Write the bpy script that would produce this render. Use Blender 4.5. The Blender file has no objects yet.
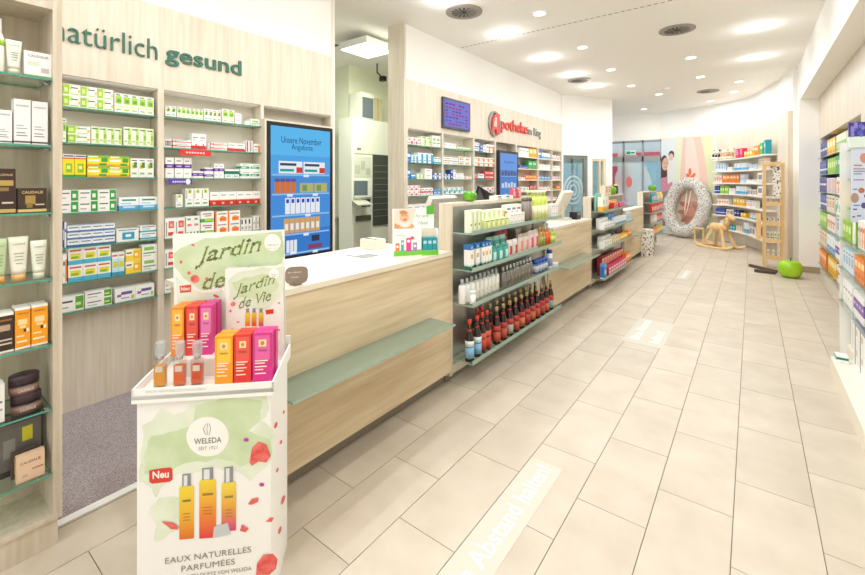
import bpy, math, random
from mathutils import Vector, Matrix
random.seed(11)
S = bpy.context.scene
COL = S.collection
PI = math.pi
# ------------------------------------------------------------------ camera
FPX, CX, HY, CH = 424.0, 432.5, 181.0, 1.53          # focal length in px, principal column, horizon row, eye height
TH = math.atan((752 - CX) / FPX)
cd = bpy.data.cameras.new('camera'); cam = bpy.data.objects.new('camera', cd); COL.objects.link(cam)
cd.sensor_width = 36.0; cd.lens = FPX / 865 * 36; cd.shift_y = -(287.5 - HY) / 865
cd.clip_start = 0.05; cd.clip_end = 200
cam.location = (0, 0, CH); cam.rotation_euler = (PI / 2, 0, TH)
S.camera = cam
# ------------------------------------------------------------------ world, exposure
w = bpy.data.worlds.new('sky'); S.world = w; w.use_nodes = True
bg = w.node_tree.nodes['Background']; bg.inputs[0].default_value = (0.93, 0.97, 1.0, 1); bg.inputs[1].default_value = 1.8
S.view_settings.view_transform = 'Standard'; S.view_settings.look = 'None'
S.view_settings.gamma = 1.0; S.view_settings.use_curve_mapping = False
S.view_settings.exposure = 0.08
LAMP = 10.0                     # watts of one ceiling downlight
try:
    S.cycles.use_denoising = True
    S.cycles.max_bounces = 8; S.cycles.diffuse_bounces = 5; S.cycles.transparent_max_bounces = 24
    S.cycles.caustics_reflective = False; S.cycles.caustics_refractive = False
    S.cycles.sample_clamp_indirect = 6.0
except Exception: pass
CEIL = 3.53
# ------------------------------------------------------------------ pixel -> place (a pixel gives a direction, a plane gives the distance)
FV = (-math.sin(TH), math.cos(TH)); RV = (math.cos(TH), math.sin(TH))
def ray(px, py):
    k = (px - CX) / FPX
    return Vector((FV[0] + k * RV[0], FV[1] + k * RV[1], -(py - HY) / FPX))
EYE = Vector((0, 0, CH))
def onx(px, py, X): r = ray(px, py); return EYE + r * (X / r.x)
def onz(px, py, z=0.0): r = ray(px, py); return EYE + r * ((z - CH) / r.z)
class Plane:                    # vertical plane through P with outward normal N
    def __init__(s, P, N): s.P = Vector(P); s.N = Vector(N).normalized()
    def at(s, px, py, off=0.0):
        r = ray(px, py); t = (s.P + s.N * off - EYE).dot(s.N) / r.dot(s.N); return EYE + r * t
# ------------------------------------------------------------------ materials
MATS = {}
def lin(h):
    h = h.lstrip('#'); c = [int(h[i:i + 2], 16) / 255 for i in (0, 2, 4)]
    return tuple((x / 12.92 if x <= .04045 else ((x + .055) / 1.055) ** 2.4) for x in c) + (1,)
def M(h, rough=.5, metal=0.0, coat=0.0):
    k = (h, rough, metal, coat)
    if k in MATS: return MATS[k]
    m = bpy.data.materials.new('colour_' + h.lstrip('#')); m.use_nodes = True
    b = m.node_tree.nodes['Principled BSDF']
    b.inputs['Base Color'].default_value = lin(h); b.inputs['Roughness'].default_value = rough
    b.inputs['Metallic'].default_value = metal; b.inputs['Coat Weight'].default_value = coat
    MATS[k] = m; return m
def EM(h, s=1.0):
    k = (h, 'em', s)
    if k in MATS: return MATS[k]
    m = bpy.data.materials.new('lit_' + h.lstrip('#')); m.use_nodes = True
    nt = m.node_tree; nt.nodes.clear()
    o = nt.nodes.new('ShaderNodeOutputMaterial'); e = nt.nodes.new('ShaderNodeEmission')
    e.inputs[0].default_value = lin(h); e.inputs[1].default_value = s
    nt.links.new(e.outputs[0], o.inputs[0]); MATS[k] = m; return m
def nodemat(name):
    m = bpy.data.materials.new(name); m.use_nodes = True; nt = m.node_tree
    return m, nt, nt.nodes['Principled BSDF'], nt.nodes.new, nt.links.new
def wood(name, c1, c2, axis='z', scale=1.0, rough=.45):
    m, nt, b, N, L = nodemat(name)
    tc = N('ShaderNodeTexCoord'); mp = N('ShaderNodeMapping'); L(tc.outputs['Object'], mp.inputs[0])
    sc = {'z': (38, 38, 2.2), 'y': (38, 2.2, 38), 'x': (2.2, 38, 38)}[axis]
    mp.inputs['Scale'].default_value = [v * scale for v in sc]
    n1 = N('ShaderNodeTexNoise'); n1.inputs['Scale'].default_value = 1.0; n1.inputs['Detail'].default_value = 5; L(mp.outputs[0], n1.inputs[0])
    n2 = N('ShaderNodeTexNoise'); n2.inputs['Scale'].default_value = .22; n2.inputs['Detail'].default_value = 2; L(mp.outputs[0], n2.inputs[0])
    mx = N('ShaderNodeMix'); mx.data_type = 'FLOAT'; mx.inputs[0].default_value = .35
    L(n1.outputs[0], mx.inputs[2]); L(n2.outputs[0], mx.inputs[3])
    r = N('ShaderNodeValToRGB'); r.color_ramp.elements[0].position = .33; r.color_ramp.elements[1].position = .68
    r.color_ramp.elements[0].color = lin(c1); r.color_ramp.elements[1].color = lin(c2)
    L(mx.outputs[0], r.inputs[0]); L(r.outputs[0], b.inputs['Base Color']); b.inputs['Roughness'].default_value = rough
    bp = N('ShaderNodeBump'); bp.inputs['Strength'].default_value = .06; bp.inputs['Distance'].default_value = .002
    L(n1.outputs[0], bp.inputs['Height']); L(bp.outputs[0], b.inputs['Normal'])
    return m
WOODV = wood('ash_wood_upright', '#d1c4b0', '#e6dccb', 'z')
WOODL = wood('ash_wood_grey', '#c4b8a3', '#dbd0be', 'z')
WOODH = wood('ash_wood_counter', '#c6b08c', '#e2d2b5', 'y', .8)
PINE = wood('pine_wood', '#d9ab6c', '#edcd97', 'z', .6)
PINEY = wood('pine_wood_light', '#e0b67a', '#f0d3a0', 'y', .6)
WHITE = M('#f6f4ef', .6); WALL = M('#f7f5f0', .8)
def noisy(name, c1, c2, scale, rough=.6, bump=0.0, detail=4, p0=.35, p1=.65, coord='Object', rnd=0.0):
    m, nt, b, N, L = nodemat(name)
    tc = N('ShaderNodeTexCoord'); n = N('ShaderNodeTexNoise'); n.inputs['Scale'].default_value = scale; n.inputs['Detail'].default_value = detail
    L(tc.outputs[coord], n.inputs[0])
    r = N('ShaderNodeValToRGB'); r.color_ramp.elements[0].position = p0; r.color_ramp.elements[1].position = p1
    r.color_ramp.elements[0].color = lin(c1); r.color_ramp.elements[1].color = lin(c2); L(n.outputs[0], r.inputs[0])
    out = r.outputs[0]
    if rnd:
        oi = N('ShaderNodeObjectInfo'); mr = N('ShaderNodeMapRange'); mr.inputs[3].default_value = 1 - rnd; mr.inputs[4].default_value = 1 + rnd * .4
        L(oi.outputs['Random'], mr.inputs[0]); hs = N('ShaderNodeHueSaturation'); L(mr.outputs[0], hs.inputs['Value']); L(out, hs.inputs['Color']); out = hs.outputs[0]
        mp = N('ShaderNodeVectorMath'); mp.operation = 'ADD'; L(tc.outputs[coord], mp.inputs[0])
        ml = N('ShaderNodeMath'); ml.operation = 'MULTIPLY'; ml.inputs[1].default_value = 40; L(oi.outputs['Random'], ml.inputs[0])
        L(ml.outputs[0], mp.inputs[1]); L(mp.outputs[0], n.inputs[0])
    L(out, b.inputs['Base Color']); b.inputs['Roughness'].default_value = rough
    if bump:
        bp = N('ShaderNodeBump'); bp.inputs['Strength'].default_value = bump; bp.inputs['Distance'].default_value = .01
        L(n.outputs[0], bp.inputs['Height']); L(bp.outputs[0], b.inputs['Normal'])
    return m
TILE = noisy('stone_tile', '#c2b5a3', '#cfc3b2', 5.0, .42, 0, 6, .3, .7, rnd=.07)
GROUT = M('#7d715f', .9)
CARPET = noisy('speckled_carpet', '#7d7375', '#b5aaab', 210, .95, .3, 3, .36, .62)
STEEL = M('#b9b8b4', .32, .85); DARK = M('#1c1c20', .4)
SPECK = noisy('speckled_paper', '#4c4a48', '#efeae2', 28, .7, 0, 2, .40, .46)
def glass(name, tint, refl=.12, rough=.02):
    m = bpy.data.materials.new(name); m.use_nodes = True; nt = m.node_tree; nt.nodes.clear()
    o = nt.nodes.new('ShaderNodeOutputMaterial'); t = nt.nodes.new('ShaderNodeBsdfTransparent'); g = nt.nodes.new('ShaderNodeBsdfGlossy')
    t.inputs[0].default_value = lin(tint); g.inputs[0].default_value = (1, 1, 1, 1); g.inputs[1].default_value = rough
    lw = nt.nodes.new('ShaderNodeLayerWeight'); lw.inputs[0].default_value = .5; pw = nt.nodes.new('ShaderNodeMath'); pw.operation = 'POWER'; pw.inputs[1].default_value = 4.0
    fr = nt.nodes.new('ShaderNodeMath'); fr.operation = 'MULTIPLY_ADD'; fr.inputs[1].default_value = .55; fr.inputs[2].default_value = .04
    nt.links.new(lw.outputs['Facing'], pw.inputs[0]); nt.links.new(pw.outputs[0], fr.inputs[0])
    mx = nt.nodes.new('ShaderNodeMixShader')
    nt.links.new(fr.outputs[0], mx.inputs[0]); nt.links.new(t.outputs[0], mx.inputs[1]); nt.links.new(g.outputs[0], mx.inputs[2]); nt.links.new(mx.outputs[0], o.inputs[0])
    return m
GLASS = glass('clear_glass', '#eef6f2'); PANE = glass('window_glass', '#eef4f4'); GEDGE = M('#4f9a86', .25); GEDGE2 = M('#9ab3a6', .3)
FROST = M('#7c8a79', .18, 0, .3)
def frosted(name, tint, f=.6):
    m, nt, b, N, L = nodemat(name); b.inputs['Base Color'].default_value = lin(tint); b.inputs['Roughness'].default_value = .25
    t = N('ShaderNodeBsdfTransparent'); mx = N('ShaderNodeMixShader'); mx.inputs[0].default_value = f
    L(t.outputs[0], mx.inputs[1]); L(b.outputs[0], mx.inputs[2]); L(mx.outputs[0], nt.nodes['Material Output'].inputs[0]); return m
MILK = frosted('frosted_film', '#dfe8ea', .55)
# ------------------------------------------------------------------ mesh builder
TXT = {}
def text_geo(s, bold=0.0, shear=0.0):
    k = (s, bold, shear)
    if k in TXT: return TXT[k]
    c = bpy.data.curves.new('t', 'FONT'); c.body = s; c.size = 1; c.offset = bold; c.shear = shear; c.resolution_u = 3; c.fill_mode = 'FRONT'
    o = bpy.data.objects.new('t', c); COL.objects.link(o)
    dg = bpy.context.evaluated_depsgraph_get(); dg.update()
    me = o.evaluated_get(dg).to_mesh()
    vs = [v.co.copy() for v in me.vertices]; fs = [tuple(p.vertices) for p in me.polygons]
    o.evaluated_get(dg).to_mesh_clear(); bpy.data.objects.remove(o); bpy.data.curves.remove(c)
    x0 = min(v.x for v in vs); x1 = max(v.x for v in vs); y0 = min(v.y for v in vs); y1 = max(v.y for v in vs)
    TXT[k] = ([((v.x - x0), v.y - y0) for v in vs], fs, x1 - x0, y1 - y0); return TXT[k]
class MB:
    def __init__(s): s.v = []; s.f = []; s.mi = []; s.m = []; s.T = None; s.sm = []
    def mat(s, m):
        if m not in s.m: s.m.append(m)
        return s.m.index(m)
    def add(s, vs, fs, m, smooth=False):
        b = len(s.v)
        for p in vs: s.v.append(s.T @ Vector(p) if s.T else Vector(p))
        ms = m if isinstance(m, list) else [m] * len(fs)
        for f, mm in zip(fs, ms): s.f.append(tuple(b + i for i in f)); s.mi.append(s.mat(mm)); s.sm.append(smooth)
        return s
    def box(s, x0, x1, y0, y1, z0, z1, m, edge=None):
        vs = [(x, y, z) for z in (z0, z1) for y in (y0, y1) for x in (x0, x1)]
        fs = [(0, 2, 3, 1), (4, 5, 7, 6), (0, 1, 5, 4), (2, 6, 7, 3), (0, 4, 6, 2), (1, 3, 7, 5)]
        return s.add(vs, fs, [m, m, edge, edge, edge, edge] if edge else m)
    def bar(s, a, b, wx, wy, m):           # square bar between two points
        a = Vector(a); b = Vector(b); d = (b - a).normalized(); u = d.orthogonal().normalized() if abs(d.z) > .95 else d.cross(Vector((0, 0, 1))).normalized()
        if abs(d.z) > .95: u = Vector((1, 0, 0))
        v = d.cross(u).normalized(); q = [(-1, -1), (1, -1), (1, 1), (-1, 1)]
        vs = [p + u * (i * wx / 2) + v * (j * wy / 2) for p in (a, b) for i, j in q]
        return s.add(vs, [(3, 2, 1, 0), (4, 5, 6, 7), (0, 1, 5, 4), (1, 2, 6, 5), (2, 3, 7, 6), (3, 0, 4, 7)], m)
    def prism(s, pts, z0, z1, m, mtop=None):
        n = len(pts); vs = [(x, y, z0) for x, y in pts] + [(x, y, z1) for x, y in pts]
        fs = [tuple(range(n - 1, -1, -1)), tuple(range(n, 2 * n))] + [(i, (i + 1) % n, n + (i + 1) % n, n + i) for i in range(n)]
        return s.add(vs, fs, [m, mtop or m] + [m] * n)
    def lathe(s, prof, m, c=(0, 0, 0), n=14, sx=1.0, sy=1.0, smooth=True, caps=True):
        vs = []; fs = []
        for r, z in prof:
            for i in range(n):
                a = 2 * PI * i / n; vs.append((c[0] + r * sx * math.cos(a), c[1] + r * sy * math.sin(a), c[2] + z))
        for j in range(len(prof) - 1):
            for i in range(n): fs.append((j * n + i, j * n + (i + 1) % n, (j + 1) * n + (i + 1) % n, (j + 1) * n + i))
        if caps: fs.append(tuple(range(n - 1, -1, -1))); fs.append(tuple((len(prof) - 1) * n + i for i in range(n)))
        return s.add(vs, fs, m, smooth)
    def ball(s, c, r, m, n=12, k=8, sq=(1, 1, 1)):
        pr = [(max(1e-4, math.sin(PI * j / k)), -math.cos(PI * j / k)) for j in range(k + 1)]
        b = MB(); b.lathe(pr, m, n=n)
        return s.add([(c[0] + p.x * r * sq[0], c[1] + p.y * r * sq[1], c[2] + p.z * r * sq[2]) for p in b.v], b.f, m, True)
    def tube(s, pts, r, m, n=8):
        pts = [Vector(p) for p in pts]; vs = []; fs = []; rs = r if isinstance(r, list) else [r] * len(pts)
        for j, p in enumerate(pts):
            d = (pts[min(j + 1, len(pts) - 1)] - pts[max(j - 1, 0)]).normalized()
            u = d.cross(Vector((.13, .31, 1))).normalized(); v = d.cross(u)
            for i in range(n):
                a = 2 * PI * i / n; vs.append(p + (u * math.cos(a) + v * math.sin(a)) * rs[j])
        for j in range(len(pts) - 1):
            for i in range(n): fs.append((j * n + i, j * n + (i + 1) % n, (j + 1) * n + (i + 1) % n, (j + 1) * n + i))
        fs.append(tuple(range(n - 1, -1, -1))); fs.append(tuple((len(pts) - 1) * n + i for i in range(n)))
        return s.add(vs, fs, m, True)
    def poly(s, pts, m): return s.add(pts, [tuple(range(len(pts)))], m)
    def slab(s, pts, nrm, t, m):           # polygon given a thickness t along nrm
        n = len(pts); nrm = Vector(nrm); vs = [Vector(p) for p in pts] + [Vector(p) + nrm * t for p in pts]
        return s.add(vs, [tuple(range(n - 1, -1, -1)), tuple(range(n, 2 * n))] + [(i, (i + 1) % n, n + (i + 1) % n, n + i) for i in range(n)], m)
    def text(s, t, P, u, v, wd, ht, m, bold=0.0, shear=0.0, ext=0.0):
        vs, fs, W, H = text_geo(t, bold, shear); P = Vector(P); u = Vector(u).normalized(); v = Vector(v).normalized(); n = u.cross(v)
        ht = ht or wd / W * H
        pts = [P + u * (x / W * wd) + v * (y / H * ht) for x, y in vs]
        s.add([p + n * ext for p in pts], fs, m)
        if ext > 0:
            ed = {}
            for f in fs:
                for a, b in zip(f, f[1:] + f[:1]): ed[(a, b)] = 1
            side = [(a, b) for a, b in ed if (b, a) not in ed]
            q = []; ff = []
            for a, b in side:
                i = len(q); q += [pts[a], pts[b], pts[b] + n * ext, pts[a] + n * ext]; ff.append((i, i + 1, i + 2, i + 3))
            s.add(q, ff, m)
        return s
    def mesh(s, name='mesh', shift=None):
        me = bpy.data.meshes.new(name); me.from_pydata([tuple(p - shift) if shift else tuple(p) for p in s.v], [], s.f)
        for m in s.m: me.materials.append(m)
        me.polygons.foreach_set('material_index', s.mi); me.polygons.foreach_set('use_smooth', s.sm); me.update(); return me
def tag(o, label=None, cat=None, group=None, kind=None):
    if label: o['label'] = label; LABELS.append((label, group, o.name))
    if cat: o['category'] = cat
    if group: o['group'] = group
    if kind: o['kind'] = kind
    return o
LABELS = []
def link(name, data, parent=None, loc=(0, 0, 0), rot=0.0):
    o = bpy.data.objects.new(name, data); COL.objects.link(o); o.location = loc
    if rot: o.rotation_euler = (0, 0, rot)
    if parent: o.parent = parent
    return o
def obj(name, mb, parent=None):            # mb in world coordinates; parent chain is translation-only
    lo = [min(p[i] for p in mb.v) for i in range(3)]; hi = [max(p[i] for p in mb.v) for i in range(3)]
    c = Vector(((lo[0] + hi[0]) / 2, (lo[1] + hi[1]) / 2, lo[2]))
    o = link(name, mb.mesh(name, c)); base = Vector((0, 0, 0)); p = parent
    while p: base += p.location; p = p.parent
    o.location = c - base
    if parent: o.parent = parent
    return o
def empty(name, loc, label, cat, group=None, rot=0.0):
    o = link(name, None, None, loc, rot); o.empty_display_size = .05; tag(o, label, cat, group); return o
def struct(name, mb, label, cat='wall'): return tag(obj(name, mb), label, cat, kind='structure')
def place(name, parts, loc, rot, label, cat, group=None):
    """a thing made of shared part meshes: parts = [(part name, mesh, [(sub-part name, mesh)])] ; one part -> the thing is that mesh"""
    if len(parts) == 1 and not parts[0][2]:
        o = link(name, parts[0][1], None, loc, rot); return tag(o, label, cat, group)
    e = empty(name, loc, label, cat, group, rot)
    for pn, me, subs in parts:
        c = link(pn, me, e)
        for sn, sm in subs: link(sn, sm, c)
    return e
B = lambda *a, **k: MB().box(*a, **k)
# ================================================================== SETTING
# ---- floor with single tiles
TW, TL, J = .3033, .606, .0035
struct_floor = struct('floor', B(-2.445, 1.4, -4, 14.6, -.06, -.004, GROUT), 'beige rectangular stone tiles laid in half bond with dark joints', 'floor')
tiles = []
for i in range(-12, 4):
    xa = .235 + i * TW - TW; xb = xa + TW
    if xb < -2.40 or xa > 1.1: continue
    ph = 2.055 if (i % 2 == 0) else 2.362
    for j in range(-11, 22):
        ya = ph + j * TL; yb = ya + TL
        if yb > 14.0 or ya < -3.9: continue
        dm = (xa + xb) / 2 * FV[0] + (ya + yb) / 2 * FV[1]; lat = (xa + xb) / 2 * RV[0] + (ya + yb) / 2 * RV[1]
        vis = False
        for (qx, qy) in ((xa, ya), (xb, ya), (xa, yb), (xb, yb)):
            d = qx * FV[0] + qy * FV[1]
            if d > .3:
                px = CX + FPX * (qx * RV[0] + qy * RV[1]) / d; py = HY + FPX * CH / d
                if -30 < px < 895 and py < 600: vis = True
        tiles.append((max(xa, -2.435), min(xb, 1.3), ya, yb, vis and not (xb < -1.95 and ya > 1.2) and not (xa > .6)))
tm = {}; rest = MB()
for xa, xb, ya, yb, vis in tiles:
    W = round(xb - xa - J, 4)
    if not vis:
        rest.box(xa + J / 2, xb - J / 2, ya + J / 2, yb - J / 2, -.01, 0, TILE); continue
    if W not in tm: tm[W] = B(-W / 2, W / 2, -(TL - J) / 2, (TL - J) / 2, -.01, 0, TILE).mesh('tile')
    link('tile', tm[W], struct_floor, Vector(((xa + xb) / 2, (ya + yb) / 2, 0)) - struct_floor.location)
r = obj('tile_field', rest, struct_floor); r['kind'] = 'stuff'
struct('floor_carpet', B(-8.2, -2.49, -4, 14.4, -.06, -.001, CARPET), 'speckled mauve grey carpet behind the counter', 'carpet')
struct('trim_1', B(-2.49, -2.445, -.6, 1.1, -.02, .006, M('#efefec', .3)), 'white metal strip between carpet and tiles', 'trim')
# ---- ceiling
struct('ceiling', B(-8.2, 1.4, -4, 14.3, CEIL, CEIL + .1, M('#f8f5ee', .85)), 'smooth off white plaster ceiling', 'ceiling')
mb = MB()
for k in range(60):
    x = -3.48 + k * .07
    mb.box(x, x + .045, 5.335, 5.345, CEIL - .004, CEIL + .01, M('#8f8a80', .8))
struct('trim_2', mb, 'fine dotted joint line running across the ceiling', 'trim')
# ---- left walls (white above the wood panels)
struct('wall_left', MB().box(-3.95, -3.66, -4, 2.912, 0, 2.2, M('#d9d2c3', .8)).box(-3.95, -3.52, -4, 2.912, 2.2, CEIL, WALL), 'white wall above the wood panel with green lettering')
struct('wall_left_rear', MB().box(-3.77, -3.70, 4.09, 9.7, 0, 2.0, M('#e3ddd0', .8)).box(-3.77, -3.52, 4.09, 9.7, 2.2, CEIL, WALL), 'white wall above the shelves with the red logo')
struct('trim_3', B(-3.95, -3.50, 2.912, 2.940, 0, CEIL, M('#ece7dc', .6)), 'pale door jamb at the end of the lettered panel', 'trim')
GREEN_CAST = M('#e9edd2', .8)  # greenish storeroom light is put into this wall colour
struct('wall_storeroom', B(-8.2, -5.53, 4.95, 5.05, 0, CEIL, GREEN_CAST), 'storeroom wall tinted for greenish light, facing the doorway')
struct('wall_storeroom_side', B(-5.63, -5.53, 5.05, 9.6, 0, CEIL, GREEN_CAST), 'storeroom wall tinted for greenish light, behind the dispensing machine')
struct('wall_storeroom_end', B(-8.3, -8.2, -4, 5, 0, CEIL, GREEN_CAST), 'far storeroom wall tinted for greenish light')
struct('wall_storeroom_rear', B(-5.53, -3.77, 9.6, 9.7, 0, CEIL, GREEN_CAST), 'end wall of the storeroom tinted for greenish light')
# ---- angled wall with glass door and window
A0 = Vector((-3.5, 9.608, 0)); AD = Vector((.467, .884, 0)).normalized(); AN = Vector((AD.y, -AD.x, 0))
def aw(s, z, off=0): return A0 + AD * s + AN * off + Vector((0, 0, z))
def abox(mb, s0, s1, z0, z1, o0, o1, m):
    vs = [aw(s, z, o) for z in (z0, z1) for o in (o0, o1) for s in (s0, s1)]
    return mb.add(vs, [(0, 2, 3, 1), (4, 5, 7, 6), (0, 1, 5, 4), (2, 6, 7, 3), (0, 4, 6, 2), (1, 3, 7, 5)], m)
mb = MB()
for a in ((-.02, .04, 0, CEIL), (.04, .80, 2.13, CEIL), (.80, .93, 0, CEIL), (.93, 1.39, 2.06, CEIL), (.93, 1.39, 0, .95), (1.39, 1.6, 0, CEIL)): abox(mb, a[0], a[1], a[2], a[3], -.14, 0, WALL)
struct('wall_angled', mb, 'white angled wall with a glass door and a window')
mb = MB(); GF = M('#8b8f8c', .4, .4)
for a in ((.04, .09, 0, 2.13), (.72, .80, 0, 2.13), (.09, .72, 2.06, 2.13), (.09, .72, .0, .08)): abox(mb, *a, -.10, -.04, GF)
d1 = struct('door_1', mb, 'grey framed glass door with a round frosted swirl', 'door')
obj('glass_pane', abox(MB(), .09, .72, .08, 2.06, -.075, -.065, PANE), d1)
mb = MB(); pl = Plane(aw(0, 0, -.06), AN)
for R0, R1 in ((.30, .26), (.21, .175), (.12, .085)):
    n = 22; pts = [aw(.40 + R * math.cos(a), 1.32 + R * 1.15 * math.sin(a), -.06) for R in (R0, R1) for a in [2 * PI * i / n for i in range(n)]]
    mb.add(pts, [(i, (i + 1) % n, n + (i + 1) % n, n + i) for i in range(n)], MILK)
obj('frosted_swirl', mb, d1)
obj('door_handle', abox(MB(), .66, .70, .95, 1.25, -.04, 0, STEEL), d1)
mb = MB(); CRM = M('#e8dcc0', .5)
for a in ((.93, .97, .95, 2.06), (1.33, 1.39, .95, 2.06), (.97, 1.33, 2.01, 2.06), (.97, 1.33, .95, 1.0), (1.2, 1.23, 1.0, 2.01)): abox(mb, *a, -.11, -.02, CRM)
w1 = struct('window_1', mb, 'narrow cream framed window beside the glass door', 'window')
obj('pane', abox(MB(), .97, 1.2, 1.0, 2.01, -.07, -.06, PANE), w1); obj('pane', abox(MB(), 1.23, 1.33, 1.0, 2.01, -.07, -.06, PANE), w1)
# ---- entrance front at the far end
struct('wall_far', MB().box(-8.2, -2.12, 14.05, 14.25, 2.76, CEIL, WALL), 'white lintel wall over the glass entrance')
mb = MB(); EF = M('#9aa0a1', .35, .3)
for x in (-6.6, -5.7, -4.8, -3.9, -3.20, -2.66, -2.16): mb.box(x, x + .05, 14.02, 14.10, 0, 2.76, EF)
for z in (2.70, 2.12, 0): mb.box(-6.6, -2.11, 14.02, 14.12, z, z + (.16 if z == 2.12 else .06), EF)
d2 = struct('door_2', mb, 'glass sliding entrance with grey frame and frosted arc', 'door')
for x in (-6.55, -5.65, -4.75, -3.85, -3.15, -2.61): obj('glass_pane', B(x, x + (.84 if x < -4 else .65 if x < -3.5 else .47), 14.055, 14.063, .06, 2.12, PANE), d2)
obj('transom_pane', B(-3.85, -2.14, 14.055, 14.063, 2.28, 2.70, PANE), d2)
n = 24; pts = [(-3.35, 14.05, .2)] + [(-3.35 + 1.05 * math.sin(a), 14.05, .75 + 1.85 * math.cos(a)) for a in [PI * .5 * i / n - .0 for i in range(n + 1)]] + [(-2.30, 14.05, .2)]
obj('frosted_arc', MB().poly(pts, MILK), d2)
pts = [(-3.02 + R * math.cos(a), 14.045, 1.55 + R * 1.2 * math.sin(a)) for R in (.42, .30) for a in [2 * PI * i / n for i in range(n)]]
obj('frosted_swirl', MB().add(pts, [(i, (i + 1) % n, n + (i + 1) % n, n + i) for i in range(n)], MILK), d2)
mb = MB().poly([(-3.02 + .09 * math.cos(2 * PI * i / 16), 14.044, 1.5 + .17 * math.sin(2 * PI * i / 16)) for i in range(16)], M('#e07a7c', .5))
obj('red_emblem', mb, d2)
# outside the entrance: pavement, neighbour facade
struct('pavement', B(-9, 2, 14.6, 22, -.06, -.002, M('#a9aaa8', .9)), 'grey pavement outside the glass entrance', 'pavement')
e = empty('neighbour_shopfront', (-3, 17.5, 0), 'pale shop across the way with crimson panels seen through the entrance', 'building')
obj('facade', B(-9, 1, 17.5, 17.7, 0, 4, M('#c9d2d6', .7)), e)
for x in (-4.55, -2.35): obj('crimson_panel', B(x, x + .75, 17.40, 17.5, .1, 2.1, M('#b63a58', .6)), e)
for x in (-6.6, -5.5, -3.55): obj('shop_window', B(x, x + .85, 17.44, 17.5, .5, 2.6, M('#9fc3d3', .2)), e)
obj('sign_band', B(-5.4, -1.4, 17.36, 17.5, 2.35, 2.6, M('#cf4a5f', .5)), e)
e = empty('exit_sign', (-2.98, 14.0, 2.33), 'small green emergency exit sign above the entrance', 'sign')
obj('panel', B(-3.1, -2.82, 13.98, 14.01, 2.33, 2.46, M('#e8f3ee', .5)), e)
obj('pictogram', MB().box(-3.08, -2.97, 13.972, 13.98, 2.35, 2.44, M('#18a07a', .5)).box(-2.955, -2.84, 13.972, 13.98, 2.37, 2.42, M('#18a07a', .5)), e)
# ---- curved mural / baby wall
CP = [(-2.15, 14.03), (-1.36, 13.60), (-.72, 13.25), (-.33, 12.93), (-.05, 12.45), (.16, 11.90), (.33, 11.25), (.46, 10.55), (.56, 9.85)]
def cr(p0, p1, p2, p3, t): return tuple(.5 * (2 * b + (c - a) * t + (2 * a - 5 * b + 4 * c - d) * t * t + (3 * b - a - 3 * c + d) * t ** 3) for a, b, c, d in zip(p0, p1, p2, p3))
CV = []
for i in range(len(CP) - 1):
    q = [CP[max(i - 1, 0)], CP[i], CP[i + 1], CP[min(i + 2, len(CP) - 1)]]
    CV += [Vector(cr(*q, k / 6) + (0,)) for k in range(6)]
CV.append(Vector(CP[-1] + (0,)))
CS = [0.0]
for a, b in zip(CV, CV[1:]): CS.append(CS[-1] + (b - a).length)
def cpt(s, off=0.0):
    s = min(max(s, 0), CS[-1] - 1e-6); i = max(k for k in range(len(CV) - 1) if CS[k] <= s)
    t = (s - CS[i]) / (CS[i + 1] - CS[i]); d = (CV[i + 1] - CV[i]).normalized(); n = Vector((-abs(d.y), -abs(d.x), 0))
    n = Vector((d.y, -d.x, 0)); n = n if n.y < 0 or n.x < 0 else -n
    return CV[i].lerp(CV[i + 1], t) + n * off, d, n
def cs_px(px):                 # arc length of the wall under a column of the photo
    best = min(range(0, 600), key=lambda k: abs(proj(cpt(CS[-1] * k / 600)[0])[0] - px)); return CS[-1] * best / 600
def proj(p):
    d = p[0] * FV[0] + p[1] * FV[1]; return CX + FPX * (p[0] * RV[0] + p[1] * RV[1]) / d, HY - FPX * (p[2] - CH) / d
def strip(mb, s0, s1, z0, z1, o0, o1, m, k=12, edge=None):
    vs = []; fs = []; ms = []
    for i in range(k + 1):
        s = s0 + (s1 - s0) * i / k
        for o in (o0, o1):
            p = cpt(s, o)[0]
            for z in (z0, z1): vs.append((p.x, p.y, z))
    for i in range(k):
        a = 4 * i; b = a + 4
        fs += [(a, a + 1, b + 1, b), (a + 2, b + 2, b + 3, a + 3), (a + 1, a + 3, b + 3, b + 1), (a, b, b + 2, a + 2)]
    fs += [(0, 2, 3, 1), (4 * k, 4 * k + 1, 4 * k + 3, 4 * k + 2)]
    return mb.add(vs, fs, m)
SM = cs_px(717)
struct('wall_curved', strip(MB(), 0, CS[-1], 0, CEIL, -.14, -.02, WALL, 40), 'white curved wall above the mural and baby shelves')
struct('wall_curved_panel', strip(MB(), SM, CS[-1], 0, 2.78, -.02, 0, WOODV, 30), 'pale wood cladding of the curved baby corner')
# ---- right side
struct('wall_right', B(1.32, 1.42, -4, 10.6, 0, CEIL, WALL), 'white wall on the right side of the shop')
struct('bulkhead_right', B(.65, 1.32, -4, 9.44, 2.91, CEIL, WALL), 'white dropped soffit over the right hand shelves', 'ceiling')
struct('pillar_right', MB().prism([(.63, 9.44), (1.42, 9.44), (1.42, 10.2), (.66, 10.2)], 0, CEIL, WALL), 'white slanted pillar beside the green floor apple', 'pillar')
struct('baseboard_right', MB().prism([(.62, 9.425), (.90, 9.425), (.90, 9.44), (.62, 9.44)], 0, .10, M('#a9967c', .6)), 'tan skirting board at the foot of the white pillar', 'trim')
mb = MB().box(.89, 1.32, 6.10, 9.44, 2.22, 2.91, WOODV).box(.89, 1.32, -4, 6.10, 0, 2.91, WOODV)
struct('wall_right_panel', mb, 'pale wood cladding above and beside the right hand shelves')
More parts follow.
